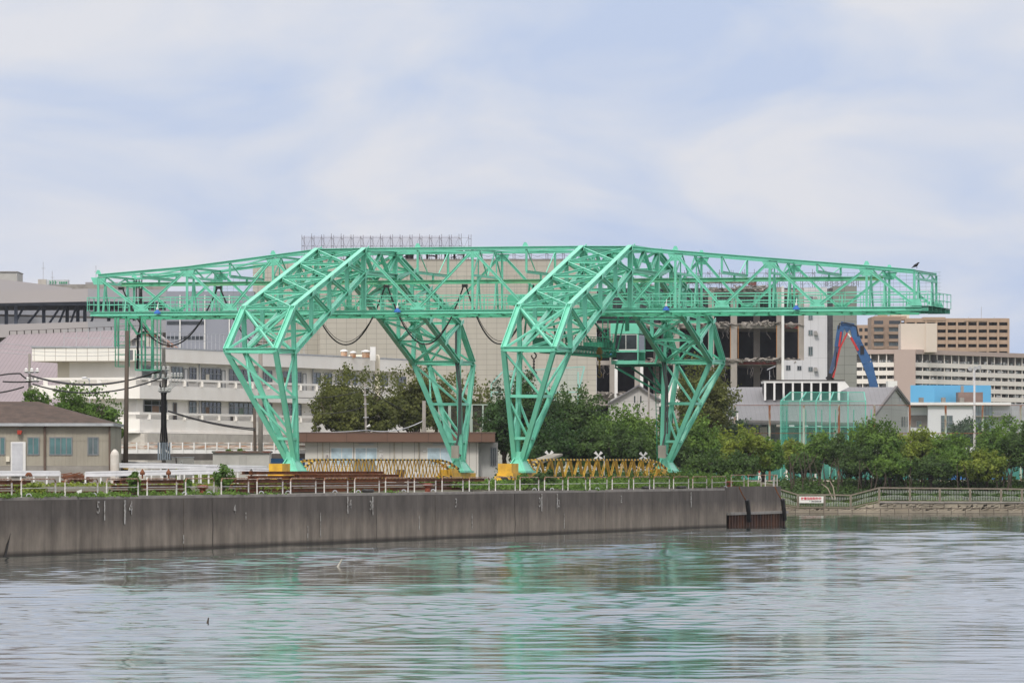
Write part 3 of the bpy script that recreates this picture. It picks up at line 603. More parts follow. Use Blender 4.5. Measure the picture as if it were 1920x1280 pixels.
    for du in (-.45, .45):
        u = uf+du
        topc = [(-24.2, 5.0), (-21.2, 5.62), (-18, 5.68), (18, 5.72), (21, 5.5), (24.2, 4.95)]; botc = [(-24.2, 4.7), (-21.5, 4.25), (-18, 4.2), (18, 4.15), (21.5, 4.25), (24.2, 4.75)]
        for L_ in (topc, botc):
            for (a, za), (c2, zc) in zip(L_[:-1], L_[1:]): hz.beam((u, a, za), (u, c2, zc), .15)
        def ip(L_, v):
            for (a, za), (c2, zc) in zip(L_[:-1], L_[1:]):
                if a <= v <= c2: return za+(zc-za)*(v-a)/(c2-a)
            return L_[-1][1]
        for k in range(K):
            va = v0+(v1-v0)*k/K; vb = v0+(v1-v0)*(k+.5)/K; vc = v0+(v1-v0)*(k+1)/K
            b.beam((u, va, ip(topc, va)), (u, vb, ip(botc, vb)), w_); b.beam((u, vb, ip(botc, vb)), (u, vc, ip(topc, vc)), w_)
            if side == 1: b.beam((u, va+.5, ip(topc, va)), (u, vb-.15, ip(botc, va)), .07)
    for k in range(K+1): va = v0+(v1-v0)*k/K; b.beam((uf-.45, va, ip(topc, va)), (uf+.45, va, ip(topc, va)), .08); b.beam((uf-.45, va, ip(botc, va)), (uf+.45, va, ip(botc, va)), .08)
    tt = hz.build('tie_truss', HAZ, crane); b.build('lattice', YEL, tt)
# floodlights (blue shades)
BLU = mat('lamp_blue', (.04, .16, .52), (.03, .12, .42), rough=.4)
for px in (295, 745, 1249, 1493):
    v = -g-.42; u = u_at(px, v); b = MB(); b.lathe((u, v, ZB-.02), [(.30, 0), (.28, .12), (.12, .28), (.10, .34)], 12); l = b.build('floodlight', BLU, crane, smooth=False)
    b = MB(); b.lathe((u, v, ZB+.33), [(.11, 0), (.11, .16), (.05, .18)], 10); b.beam((u, v, ZB+.5), (u, v+.25, ZB+.9), .04); b.build('lamp_neck', WHP, l)
# trolley and its cross beam
b = MB(); ut = 4.3; VA, VB = v_at(1034, ut), v_at(1143, ut); zt_ = 14.9
for vv in (VA+2, -1, 3, VB-2): b.beam((ut-.9, vv, 15.6), (ut-.6, vv*.3, 20.3), .13); b.beam((ut+.9, vv, 15.6), (ut+.6, vv*.3, 20.3), .13)
for du in (-1.0, 1.0):
    b.hbeam((ut+du, VA, 15.3), (ut+du, VB, 15.3), .2, .28, .03); b.hbeam((ut+du, VA, 14.75), (ut+du, VB, 14.75), .2, .2, .03); b.beam((ut+du, VA, 16.25), (ut+du, VB, 16.25), .05); b.beam((ut+du, VA, 15.9), (ut+du, VB, 15.9), .04)
    for k in range(20): vv = VA+k*(VB-VA)/19; b.beam((ut+du, vv, 14.75), (ut+du, vv, 16.25), .06); b.beam((ut+du, vv, 14.78), (ut+du, vv+1.2 if k < 19 else vv, 15.25), .08)
for k in range(12): vv = VA+k*(VB-VA)/11; b.hbeam((ut-1, vv, 14.75), (ut+1, vv, 14.75), .15, .2, .03)
b.box(ut-.9, ut+.9, VB-6, VB-2.5, 15.46, 15.9); b.box(ut-.8, ut+.8, 1.5, 3.5, 14.9, 15.9)
tr = b.build('trolley_beam', DGRN, crane)
for vv in (VA-.2, VB+.2): b = MB(); b.lathe((ut+.1, vv, 14.72), [(.34, 0), (.32, .14), (.14, .34), (.1, .42)], 12); b.build('floodlight', BLU, tr)
b = MB()   # machinery on the runway
b.box(ut-1.2, ut+1.2, -1.3, 1.3, 18.3, 19.4); b.box(ut+1.6, ut+3.0, -1.6, .4, 18.4, 19.6); b.tube([(ut-1.9, -1, 19.0), (ut-1.9, 1, 19.0)], .5, 12); b.box(ut+4.0, ut+5.6, -1.2, 1.0, 18.3, 19.3); b.build('hoist_winch', GREEN2, tr)
def hook(px, v, ztop, z1, m):
    u = u_at(px, v); b = MB(); b.beam((u-.12, v, z1+1.6), (u-.12, v, ztop), .03); b.beam((u+.12, v, z1+1.6), (u+.12, v, ztop), .03); rp = b.build('hoist_rope', BLK, tr)
    b = MB(); b.box(u-.22, u+.22, v-.2, v+.2, z1+1.4, z1+1.75); b.lathe((u, v, z1+1.75), [(.2, 0), (.16, .2), (.06, .26)], 8); pts = [(u+.16*math.sin(a)*1.2, v, z1+1.1+.24*math.cos(a)) for a in [k*.45 for k in range(12)]]; b.tube(pts, .06, 6)
    for k in range(8): c = Vector((u, v, z1+.78-k*.13)); b.tube([c+Vector((.07*math.cos(a)*(k % 2), .07*math.cos(a)*(1-k % 2), .10*math.sin(a))) for a in [j*math.pi/4 for j in range(8)]], .035, 5, closed=True)
    b.tube([(u+.18*math.sin(a), v, z1-.35+.2*math.cos(a)) for a in [k*.45 for k in range(12)]], .07, 6); b.build('hook', m, rp)
hook(1001, -8.0, 14.8, 13.1, BLK); hook(1124, 7.6, 14.8, 13.2, mat('hook_yellow_dirty', (.30, .20, .03), (.05, .04, .02)))
# operator's cab on brackets from the far right leg
uc0, uc1, vc0, vc1 = u_at(1146, 24.0), u_at(1197, 24.0), 24.0, 26.6
b = MB(); zf, zr = 14.05, 17.6
b.box(uc0, uc1, vc0, vc1, zf, zf+.32); b.box(uc0-.05, uc1+.05, vc0-.05, vc1+.05, zr-.9, zr)
for x in (uc0+.05, uc1-.05):
    for y in (vc0+.05, vc1-.05): b.beam((x, y, zf+.3), (x, y, zr-.85), .1)
b.beam((uc0, vc0, zf+1.12), (uc1, vc0, zf+1.12), .08, .16); b.beam((uc1, vc0, zf+1.12), (uc1, vc1, zf+1.12), .08, .16); b.beam((uc0, vc0, zf+1.12), (uc0, vc1, zf+1.12), .08, .16)
b.box(uc0, uc1, vc1-.06, vc1, zf+.3, zr-.9); b.box(uc1, uc1+1.5, vc0+.3, vc1, zf+.02, zf+.12)
for vv in (vc0+.3, vc1): b.beam((uc1+.1, vv, zf+1.2), (uc1+1.5, vv, zf+1.2), .05); b.beam((uc1+1.5, vv, zf+.1), (uc1+1.5, vv, zf+1.2), .05)
cab = b.build('operator_cab', GREEN, crane)
b = MB(); b.box(uc0+.1, uc1-.1, vc0+.02, vc0+.04, zf+.38, zf+1.02); b.box(uc0+.35, uc1-.1, vc0+.02, vc0+.04, zf+1.22, zr-1.0); b.box(uc1-.04, uc1-.02, vc0+.1, vc1-.1, zf+1.2, zr-1.0); b.build('cab_window', DGL, cab)
b = MB()
for x in (uc0+.35, (uc0+uc1)/2+.1, uc1-.12): b.beam((x, vc0, zf+1.2), (x, vc0, zr-.9), .05)
b.beam((uc0+.35, vc0, zr-.98), (uc1-.1, vc0, zr-.98), .05); b.beam((uc0+.35, vc0, zf+1.24), (uc1-.1, vc0, zf+1.24), .05, .1); b.build('window_frame', WHP, cab)
b = MB(); b.box(uc0+.9, uc0+1.5, vc0+1.0, vc0+1.6, zf+.33, zf+.9); b.box(uc0+.9, uc0+1.5, vc0+1.5, vc0+1.7, zf+.9, zf+1.7); b.build('seat', BLK, cab)
b = MB(); b.hbeam((uc0+.3, vc0+.1, zf-.1), (9.3, 25.5, zf-.1), .2, .22, .03); b.hbeam((uc0+.3, vc1-.1, zf-.1), (9.3, 26.3, zf-.1), .2, .22, .03)
b.hbeam((uc0+.3, vc0+.1, zf-.25), (9.3, 25.5, 11.4), .18, .2, .03); b.hbeam((uc0+1.2, vc1-.1, zf-.25), (9.3, 26.3, 11.6), .18, .2, .03); b.hbeam((7.9, 25.5, zf-.2), (9.1, 25.6, 11.8), .2, .22, .03); b.build('cab_bracket', DGRN, cab)
b = MB()
for dx in (0, .5): b.beam((8.6+dx-.3, 26.2, zf), (8.9+dx-.35, 26.0, 5.0), .06)
for k in range(28): t = k/27; p = L3((8.3, 26.2, zf), (8.55, 26.0, 5.0), t); b.beam(p, p+Vector((.5, 0, 0)), .035)
for k in range(12): t = k/11; p = L3((8.3, 26.2, 10.5), (8.55, 26.0, 7.5), t)
b.build('ladder', DGRN, crane)
b = MB()
for x in (u_at(1130, 22), u_at(1140, 22)): b.beam((x, 22, 14.9), (x, 22, ZB), .08)
for k in range(9): z = 15.1+k*.33; b.beam((u_at(1130, 22), 22, z), (u_at(1140, 22), 22, z), .04)
b.beam((u_at(1150, 10), 10, 15.0), (u_at(1160, 10), 10, ZB), .16); b.beam((u_at(1176, 10), 10, 16.6), (u_at(1176, 10), 10, ZB), .3, .3); b.beam((u_at(1158, 10), 10, 15.0), (u_at(1172, 10), 10, ZB), .1); b.beam((u_at(1128, 10), 10, 14.95), (u_at(1160, 10), 10, 14.95), .1)
b.beam((u_at(1128, 10), 10, 16.1), (u_at(1150, 10), 10, 16.1), .06); b.beam((u_at(1100, 10), 10, ZB-.35), (u_at(1200, 10), 10, ZB-.35), .2, .14); b.build('service_stair', DGRN, crane)
b = MB()
for k in range(12): z = 14.3+k*.27; b.beam((uc1+1.2+k*.12, 25.8, z), (uc1+1.9+k*.12, 25.8, z), .5, .04)
b.beam((uc1+1.15, 25.5, 14.2), (uc1+2.5, 25.5, 17.5), .08, .2); b.beam((uc1+1.85, 25.5, 14.2), (uc1+3.2, 25.5, 17.5), .06); b.build('cab_stair', DGRN, cab)
# ladder and basket hung under the left end
b = MB(); ua, ub = u_at(219, 0), u_at(239, 0)
for x in (ua, ub):
    for y in (-.4, .4): b.beam((x, y, ZB-.2), (x, y, 13.6), .12 if x == ub else .07); b.beam((x, y, ZB-.2), (x, y, 15.3), .16)
for k in range(8): z = 17.2-k*.5; b.beam((ua, -.4, z), (ub, -.4, z), .04)
for z in (13.6, 14.6, 15.4): b.beam((ua, -.4, z), (ub, -.4, z), .06); b.beam((ua, .4, z), (ub, .4, z), .06)
ux, uy = u_at(257, 0), u_at(298, 0)
b.beam((ux, -.5, 13.3), (uy, -.5, 13.3), .12); b.beam((ux, .5, 13.3), (uy, .5, 13.3), .12)
for x in (ux, uy, u_at(269, 0)):
    for y in (-.5, .5): b.beam((x, y, 13.3), (x, y, ZB-.2 if x != ux else 15.0), .07 if x != u_at(269, 0) else .12)
b.beam((u_at(286, 0), 0, 13.3), (u_at(286, 0), 0, ZB-.2), .22)
for z in (14.2, 14.6, 16.4): b.beam((ux, -.5, z), (uy, -.5, z), .06); b.beam((ux, .5, z), (uy, .5, z), .06)
b.beam((ub, 0, ZB-.3), (u_at(258, 0), 0, 16.3), .16); b.beam((u_at(266, 0), 0, ZB-.3), (u_at(286, 0), 0, 16.2), .16); b.build('access_cage', GREEN2, crane)
# festoon cables
pk = [228, 411, 573, 725, 872, 1004]
ut0 = ut
for i in range(5):
    a = Vector((u_at(pk[i], 0)+.1, -.1, 20.25)); c = Vector((u_at(pk[i+1], 0)-.1, -.1, 20.25)); b = MB()
    pts = [Vector((a.x+(c.x-a.x)*t, -.1, 20.25-4.9*(1-abs(2*t-1)**2.0))) for t in [k/24 for k in range(25)]]
    b.tube(pts, .065, 6); b.tube([p+Vector((0, .15, .25*(1-abs(2*k/24-1)**2))) for k, p in enumerate(pts)], .025, 5); fc = b.build('festoon_cable', BLK, crane)
    b = MB(); b.box(a.x-.32, a.x+.12, -.25, .1, 20.1, 20.34); b.build('cable_trolley', BLK, fc)
b = MB(); b.tube([(u_at(263, 0), .2, 20.2), (u_at(262, 0), .2, 17), (u_at(257, 0), .2, 16.3), (u_at(257, 0), .2, 14.8), (u_at(256, 0), .2, 13.4)], .1, 6)
for k in range(3): b.beam((u_at(258+k*5, g), g-.3, 21.1), (u_at(258+k*5, g), g-.3, ZB+.2), .07)
b.build('power_cable', BLK, crane)
for u0, s_ in ((-9.3, 1), (9.3, 1)):
    b = MB(); b.tube([(u0-.1, 25.2, 17.6), (u0-.1, 25.1, 14.3), (u0+.25, 25.0, 12), (u0+.1, 25.3, 8), (u0-.2, 25.3, 6.6), (u0+.3, 25.2, 6.1)], .09, 6); b.tube([(u0+.1, 25.2, 14.3), (u0+.4, 25.0, 12), (u0+.3, 25.3, 8)], .07, 6); cd = b.build('conduit', mat('grey_conduit', (.10, .11, .11)), crane)
    b = MB(); b.box(u0-.2, u0+.45, 23.9, 24.2, 5.9, 7.0); b.build('junction_box', mat('junction_grey', (.42, .40, .35)), crane)
for pxx, vv in ((1012, -14), (1115, 3), (1219, 19.5)):      # white cross markers on the tie
    b = MB(); u = 9.3; z = 6.05
    b.beam((u, vv, 4.4), (u, vv, z), .05)
    for k in range(4): a = math.pi/4+k*math.pi/2; b.beam((u-.5, vv, z), (u-.5+math.cos(a)*.42, vv, z+math.sin(a)*.42), .05, .06, w2=.05, h2=.26)
    b.build('cross_marker', WHP, crane)
for vv in (-16.3, 20.0):
    b = MB(); b.tube([(8.5+.34*math.cos(k*math.pi/8), vv, 5.1+.34*math.sin(k*math.pi/8)) for k in range(16)], .13, 8, closed=True); tag(b.build('life_ring', mat('life_ring_orange', (.75, .12, .03), (.65, .1, .03))), 'orange life ring hanging on the yellow lattice near the cream cover' if vv < 0 else 'orange life ring hanging on the yellow lattice by the far right crane foot', 'life ring')
    o = bpy.data.objects[-1] if False else None
b = MB(); b.prism([G(9.3-.6, -20.5, 5.35), G(9.3+.5, -20.5, 5.35), G(9.3+.5, -13.5, 6.0), G(9.3-.6, -13.5, 6.0)], (0, 0, .18)); tag(b.build('cover_plate', mat('cover_beige', (.40, .37, .31))), 'cream metal cover plate lying tilted on the yellow lattice by the right foot', 'cover')
#@@END_CRANE
# ------------------------------------------------------------ building helpers
def pbox(b, x0, y0, x1, y1, Y, depth, mi=0, z0=None):
    """box whose front face covers the pixels (x0,y0)-(x1,y1) at distance Y"""
    b.box(XX(x0, Y), XX(x1, Y), Y, Y+depth, ZZ(y1, Y) if z0 is None else z0, ZZ(y0, Y), mi); return b
def window(par, x0, y0, x1, y1, Y, nx=2, ny=1, gm=None, fm=None, t=.07, out_=.05, rows=None):
    """window with frame and pane on a wall whose face is at distance Y"""
    X0, X1, Z1, Z0 = XX(x0, Y), XX(x1, Y), ZZ(y0, Y), ZZ(y1, Y); b = MB()
    for i in range(nx+1): x = X0+(X1-X0)*i/nx; b.box(x-t/2, x+t/2, Y-out_, Y-.003, Z0, Z1)
    for z in [Z0, Z1]+[Z0+(Z1-Z0)*r for r in (rows or [])]: b.box(X0-t/2, X1+t/2, Y-out_+.006, Y-.004, z-t/2, z+t/2)
    w = b.build('window', fm or FRM, par); b = MB(); b.box(X0, X1, Y-.03, Y-.005, Z0, Z1); b.build('pane', gm or GLS, w); return w
def strip(pts, z0, z1, th, b):
    """wall strip that follows plan points; th = thickness going away from the viewer"""
    for (x0, y0), (x1, y1) in zip(pts[:-1], pts[1:]):
        d = Vector((x1-x0, y1-y0, 0)).normalized(); n = Vector((-d.y, d.x, 0)); n = n if n.y > 0 else -n
        p = [Vector((x0, y0, z0)), Vector((x1, y1, z0)), Vector((x1, y1, z0))+n*th, Vector((x0, y0, z0))+n*th]; b.prism(p, (0, 0, z1-z0))
    return b
#@@SHED
def shed():
    Y = 500; t = thing('tin_shed', 'beige corrugated tin shed with dark hipped roof and four windows', 'shed', (XX(60, Y), Y, 3.78))
    CORR = mat('corrugated_tin', (.41, .38, .31), (.31, .285, .235), rough=.7, scale=.5, squash=(1, 1, .4)); b = MB()
    x = -44.0
    while x < XX(207, Y)-.01:
        x2 = min(x+.30, XX(207, Y)); b.box(x, x2-.15, Y, Y+.04, ZZ(873, Y), ZZ(797, Y)); b.box(x2-.15, x2, Y+.03, Y+.07, ZZ(873, Y), ZZ(797, Y)); x = x2
    b.box(-44, XX(207, Y), Y+.06, Y+14, ZZ(873, Y), ZZ(797, Y)); b.box(-44, XX(207, Y), Y-.02, Y-.001, ZZ(825, Y)-.02, ZZ(825, Y)); b.build('wall', CORR, t)
    b = MB(); b.box(-44, XX(206.5, Y), Y+.01, Y+13.9, 3.5, ZZ(873.2, Y)); b.build('plinth', CONC, t)
    RF = mat('roof_dark_slate', (.105, .075, .062), (.065, .05, .042), rough=.95, scale=1.2, squash=(1, 1, 1), bump=.3, bscale=9)
    e0, e1, ez = -44.0, XX(211, Y), ZZ(793.5, Y); rz = ZZ(752.5, Y+7); rx = XX(72, Y+7); b = MB()
    A, B, C, D = (e0, Y-.5, ez), (e1, Y-.5, ez), (e1, Y+14.5, ez), (e0, Y+14.5, ez); r0, r1 = (e0, Y+7, rz), (rx, Y+7, rz)
    b.add([A, B, C, D, r0, r1], [(0, 1, 5, 4), (1, 2, 5), (2, 3, 4, 5), (0, 4, 3), (0, 3, 2, 1)]); b.build('roof', RF, t)
    b = MB(); b.box(e0, e1, Y-.62, Y-.5, ez-.22, ez+.02); b.box(e1-.002, e1+.1, Y-.62, Y+14.5, ez-.22, ez+.02); b.build('gutter', mat('gutter_grey', (.42, .44, .46), (.33, .35, .37), rough=.5), t)
    TG = glassmat('teal_window_glass', (.06, .13, .135), .25)
    for x0, x1, n in ((-8, 9, 2), (52, 73, 2), (93, 135, 4), (165, 184, 2)): window(t, x0, 820, x1, 852, Y-.01, n, gm=TG if n != 2 or x0 < 160 else GLS, t=.09)
    b = MB(); pbox(b, 20, 828, 48, 892, Y-.16, .15); d = b.build('door_frame', WHP, t)
    SH = mat('shutter_slats', (.72, .73, .76), (.60, .61, .64), rough=.5); b = MB()
    for k in range(26): y = 830+k*2.35; pbox(b, 22.5, y, 42.5, y+1.6, Y-.21, .04)
    pbox(b, 22.5, 829.5, 42.5, 892, Y-.175, .01); b.build('roller_shutter', SH, t)
    b = MB(); b.tube([at(86, 797, Y-.1), at(84, 802, Y-.1), at(84, 888, Y-.1)], .11, 6); b.tube([at(205.5, 797, Y-.1), at(206, 888, Y-.1)], .09, 6); b.build('drain_pipe', mat('pipe_brown', (.16, .115, .09)), t)
    b = MB(); b.prism([at(33, 806, Y-.1), at(42, 807, Y-.1), at(40, 814, Y-.1), at(33, 814, Y-.1)], (0, -.4, 0)); b.build('alarm_box', mat('red_box', (.42, .05, .03)), t)
    b = MB(); pbox(b, 11, 855, 18, 865, Y-.2, .15); b.build('meter_box', CREAM, t)
    Y = 498; t = thing('storage_tank', 'white upright tank standing beside the tin shed corner', 'tank', (XX(214, Y), Y, 3.7)); b = MB(); r = (XX(223, Y)-XX(206, Y))/2
    b.lathe((XX(214.5, Y), Y+.5, 3.6), [(r, 0), (r, ZZ(850, Y)-3.7), (r*.8, ZZ(846, Y)-3.65), (.1, ZZ(842, Y)-3.6)], 16); b.build('shell', mat('tank_white', (.66, .63, .58), (.52, .46, .40), scale=.8), t)
    b = MB(); b.lathe((XX(214.5, Y), Y+.5, 3.6), [(r+.03, .8), (r+.03, .86)], 16); b.build('hoop', mat('hoop_orange', (.45, .2, .1)), t)
shed()
def school():
    # plan: frontal wing on the left, long balcony front turning away to the right
    Y0 = 600; P0, P1, P2 = (XX(60, Y0), Y0), (XX(262, 598), 598), (XX(775, 669), 669)
    t = thing('school_building', 'white three storey school with curved balcony bands and dark window rows', 'school', ((P0[0]+P2[0])/2, 630, 3.6))
    def zz(py, Y=Y0): return ZZ(py, Y)
    levels = dict(r1=zz(652), r0=zz(677.5))
    def off(pts, d, dl=0):
        o = []
        d1 = (Vector(pts[2])-Vector(pts[1])).normalized(); n = Vector((-d1.y, d1.x)); n = n if n.y > 0 else -n
        return [(pts[0][0]+dl, pts[0][1]+d), (pts[1][0]+n.x*d*.3, pts[1][1]+d), (pts[2][0]+n.x*d, pts[2][1]+n.y*d)]
    base = [P0, P1, P2]; wall = off(base, 1.7, 2.6)
    b = MB(); strip(wall, 3.6, levels['r0']+.2, 6, b); b.build('wall', WSCH, t)
    TW = tilemat('school_tile', (.90, .88, .81), (.88, .86, .79), (.52, .48, .42), 1.05, 1.32, .03, dirt=.08)
    b = MB(); strip([P0, P1], levels['r0'], levels['r1'], 14.5, b); b.build('tiled_fascia', TW, t)
    b = MB(); d = Vector((P2[0]-P1[0], P2[1]-P1[1], 0)); strip([P1, P2], levels['r0']+.02, levels['r1']-.03, 7.5, b); b.build('fascia', WSCH, t)
    b = MB(); strip([(P0[0]-.1, P0[1]-.1), (P1[0], P1[1]-.1), (P2[0], P2[1]-.1)], levels['r1'], levels['r1']+.14, .5, b); b.build('parapet_cap', GALV, t)
    # cream recessed end walls
    b = MB(); b.box(XX(108, 601.5), XX(245, 601.5), 601.45, 601.62, zz(708), zz(678)); b.box(XX(205, 601.5), XX(258, 601.5), 601.45, 601.62, zz(772), zz(744)); b.build('cream_panel', CREAM, t)
    for (rt, rb, pt, pb) in ((708.0, 712.5, 722, 746.5), (772.5, 777, 785.5, 807)):
        z = [zz(a) for a in (rt, rb, pt, pb)]
        b = MB(); strip(base, z[3]-.05, z[2], .22, b); strip(off(base, .22), z[3]-.05, z[3]+.16, 1.7, b); b.build('balcony_parapet', WSCH, t)
        b = MB(); strip(base, z[1], z[0], .22, b); b.build('balcony_rail', WSCH, t)
        b = MB()
        n1, n2 = 4, 17
        for i in range(n1): p = L3((*P0, 0), (*P1, 0), (i+.5)/n1); b = MB(); b.box(p.x-.22, p.x+.22, p.y+.02, p.y+.2, z[2], z[1]); b.build('rail_post', WSCH, t)
        for i in range(n2): p = L3((*P1, 0), (*P2, 0), (i+.5)/n2); b = MB(); b.box(p.x-.2, p.x+.2, p.y+.02, p.y+.25, z[2], z[1]); b.build('rail_post', WSCH, t)
    b = MB(); strip([(P0[0]+8, P0[1]-.3), (P1[0], P1[1]-.3), (P2[0], P2[1]-.3)], zz(811.5), zz(808.2), 1.6, b); b.build('ground_floor_canopy', WSCH, t)
    # windows along the angled wall (px of left, right on both floors)
    w1, w2 = Vector((*wall[1], 0)), Vector((*wall[2], 0)); d = (w2-w1).normalized(); nrm = Vector((d.y, -d.x, 0)); nrm = nrm if nrm.y < 0 else -nrm
    def onwall(px):
        k = (px-960)/F; s = (w1.x-k*w1.y)/(k*d.y-d.x); return w1+d*s
    def wwin(x0, x1, z0, z1, n, name='window', gm=GLS, par=t, rows=(.62,)):
        a, c = onwall(x0), onwall(x1); b = MB(); o = nrm*.06
        for i in range(n+1): p = L3(a, c, i/n)+o; b.beam((p.x, p.y, z0), (p.x, p.y, z1), .09)
        for z in [z0, z1]+[z0+(z1-z0)*r for r in rows]: b.beam(Vector((a.x, a.y, z))+o*1.02, Vector((c.x, c.y, z))+o*1.02, .08)
        w = b.build(name, FRM, par); b = MB(); b.prism([Vector((a.x, a.y, z0))+o*.6, Vector((c.x, c.y, z0))+o*.6, Vector((c.x, c.y, z1))+o*.6, Vector((a.x, a.y, z1))+o*.6], nrm*.01); b.build('pane', gm, w)
        # curtain or dark room patches behind the glass
        if R.random() < .6 and n > 2:
            i = R.randrange(n-1); b = MB(); p, q = L3(a, c, (i+.08)/n)+o*.85, L3(a, c, (i+.95)/n)+o*.85; b.prism([(p.x, p.y, z0+.05), (q.x, q.y, z0+.05), (q.x, q.y, z0+(z1-z0)*.58), (p.x, p.y, z0+(z1-z0)*.58)], nrm*.005); b.build('curtain', R.choice([CREAM, mat('curtain_brown', (.22, .14, .09)), mat('curtain_green', (.22, .3, .24))]), w)
    zu0, zu1, zl0, zl1 = zz(712), zz(685), zz(774), zz(749.5)
    for x0, x1, n in ((266, 312, 3), (321, 342, 3), (354, 367, 2), (377, 413, 5), (429, 474, 5), (493, 509, 3), (530, 564, 4), (586, 600, 2), (608, 621, 2), (643, 667, 4), (700, 726, 3), (744, 760, 2)):
        wwin(x0, x1, zu0, zu1, n, gm=GLS if R.random() < .6 else DGL)
        if x0 not in (321, 586): wwin(x0+(0 if x0 != 266 else 3), x1, zl0, zl1, n, gm=DGL if R.random() < .6 else GLS)
    for x0, x1 in ((344.5, 351), (415, 421), (567, 573), (629, 634), (480, 487), (324, 330), (432, 438), (668, 674)):
        wwin(x0, x1, zu0-.9, zu1-.15, 1, 'door', gm=WHP, rows=()) if x0 not in (324, 432) else wwin(x0, x1, zl0-.9, zl1-.2, 1, 'door', gm=mat('door_dark', (.10, .08, .07)), rows=())
    for px in (372, 585, 640, 690): p = onwall(px)+nrm*.12; b = MB(); b.tube([(p.x, p.y, 8), (p.x, p.y, levels['r0'])], .07, 6); b.build('drain_pipe', GALV, t)
    # roof fence
    b = MB(); pts = [(P0[0]+3, P0[1]+1)]+[(XX(120, 602), 602), (XX(280, 602), 602), (XX(500, 634), 634), (XX(570, 643), 643)]
    for (a0, a1), (c0, c1) in zip(pts[1:-1], pts[2:]):
        for h in (.15, 1.0, 1.75): b.beam((a0, a1, levels['r1']+h), (c0, c1, levels['r1']+h), .05)
        n = int(math.dist((a0, a1), (c0, c1))/1.15)
        for i in range(n+1): x = a0+(c0-a0)*i/n; y = a1+(c1-a1)*i/n; b.beam((x, y, levels['r1']+.1), (x, y, levels['r1']+1.8), .05)
    b.build('roof_fence', GALV, t)
    # down pipes at right end and roof tanks
    b = MB()
    for px in (706, 710): p = at(px, 694, 657); b.tube([(p.x, p.y-.3, 8), (p.x, p.y-.3, levels['r1']), (p.x, p.y-.3, levels['r1']+.25), (p.x-3, p.y+2, levels['r1']+.25)], .17, 6)
    b.build('downpipe', CREAM, t)
    LOW = mat('school_base_wall', (.62, .59, .53), (.50, .47, .42)); b = MB(); strip([(P0[0]+9, P0[1]-.5), (P1[0]+.5, P1[1]-.5), (P2[0], P2[1]-.5)], 3.6, zz(812)-.01, .4, b); b.build('ground_floor_wall', LOW, t)
    for i, (px, w, tp) in enumerate(((645, 13, 655), (662, 12, 658), (686, 16, 656))):
        Y = 652; q = thing('water_tank', ['white roof tank with a rusty band, leftmost of three on the school roof', 'low white roof tank with a rusty band, middle of three on the school roof', 'wide white roof tank with a rusty band, rightmost of three on the school roof'][i], 'tank', (XX(px, Y), Y, levels['r1']), group='roof tanks')
        b = MB(); r = w*Y/F/2; b.lathe((XX(px, Y), Y, levels['r1']), [(r*.9, 0), (r*.9, ZZ(tp+4, Y)-levels['r1'])], 14); b.build('drum', mat('tank_rust_side', (.50, .38, .28), (.36, .16, .07), scale=2.2), q)
        b = MB(); b.lathe((XX(px, Y), Y, levels['r1']), [(r*1.1, ZZ(tp+4, Y)-levels['r1']), (r*1.1, ZZ(tp+2, Y)-levels['r1']), (r*.3, ZZ(tp, Y)-levels['r1'])], 14); b.build('lid', WHP, q)
    tag(pbox(MB(), 698-4, 650, 704, 676, 655, 1).build('roof_cabinet', WHP), 'small white cabinet on the school roof right of the tanks', 'cabinet')
school()
def viaduct():
    Y = 576; t = thing('road_viaduct', 'low concrete road deck with rusty white guardrail in front of the school', 'viaduct', (XX(450, Y), Y, 3.6))
    b = MB(); pbox(b, 206, 850, 572, 862, Y, 8); pbox(b, 206, 862, 222, 890, Y+.3, 7, z0=3.5); pbox(b, 560, 862, 572, 890, Y+.3, 7, z0=3.5)
    for px in (330, 440): pbox(b, px, 862, px+8, 890, Y+1, 5, z0=3.5)
    b.build('deck', DCON, t)
    GR = mat('guardrail_white_rust', (.62, .58, .53), (.33, .15, .07), rough=.7, scale=2.4, squash=(.5, 1, 3), lo=.42, hi=.62)
    b = MB(); pbox(b, 206, 834.5, 572, 840, Y+.1, .08); pbox(b, 206, 829.2, 572, 830.6, Y+.1, .06); b.build('rail_beam', GR, t)
    x = 212
    while x < 570: pbox(MB(), x, 829, x+2.4, 850, Y+.0, .1).build('rail_post', WHP, t); x += 21.5
    pbox(MB(), 206, 843, 572, 849.8, Y+.15, .3).build('kerb', WHP, t)
    pbox(MB(), 300, 876, 420, 879, Y-16, .3)
viaduct()
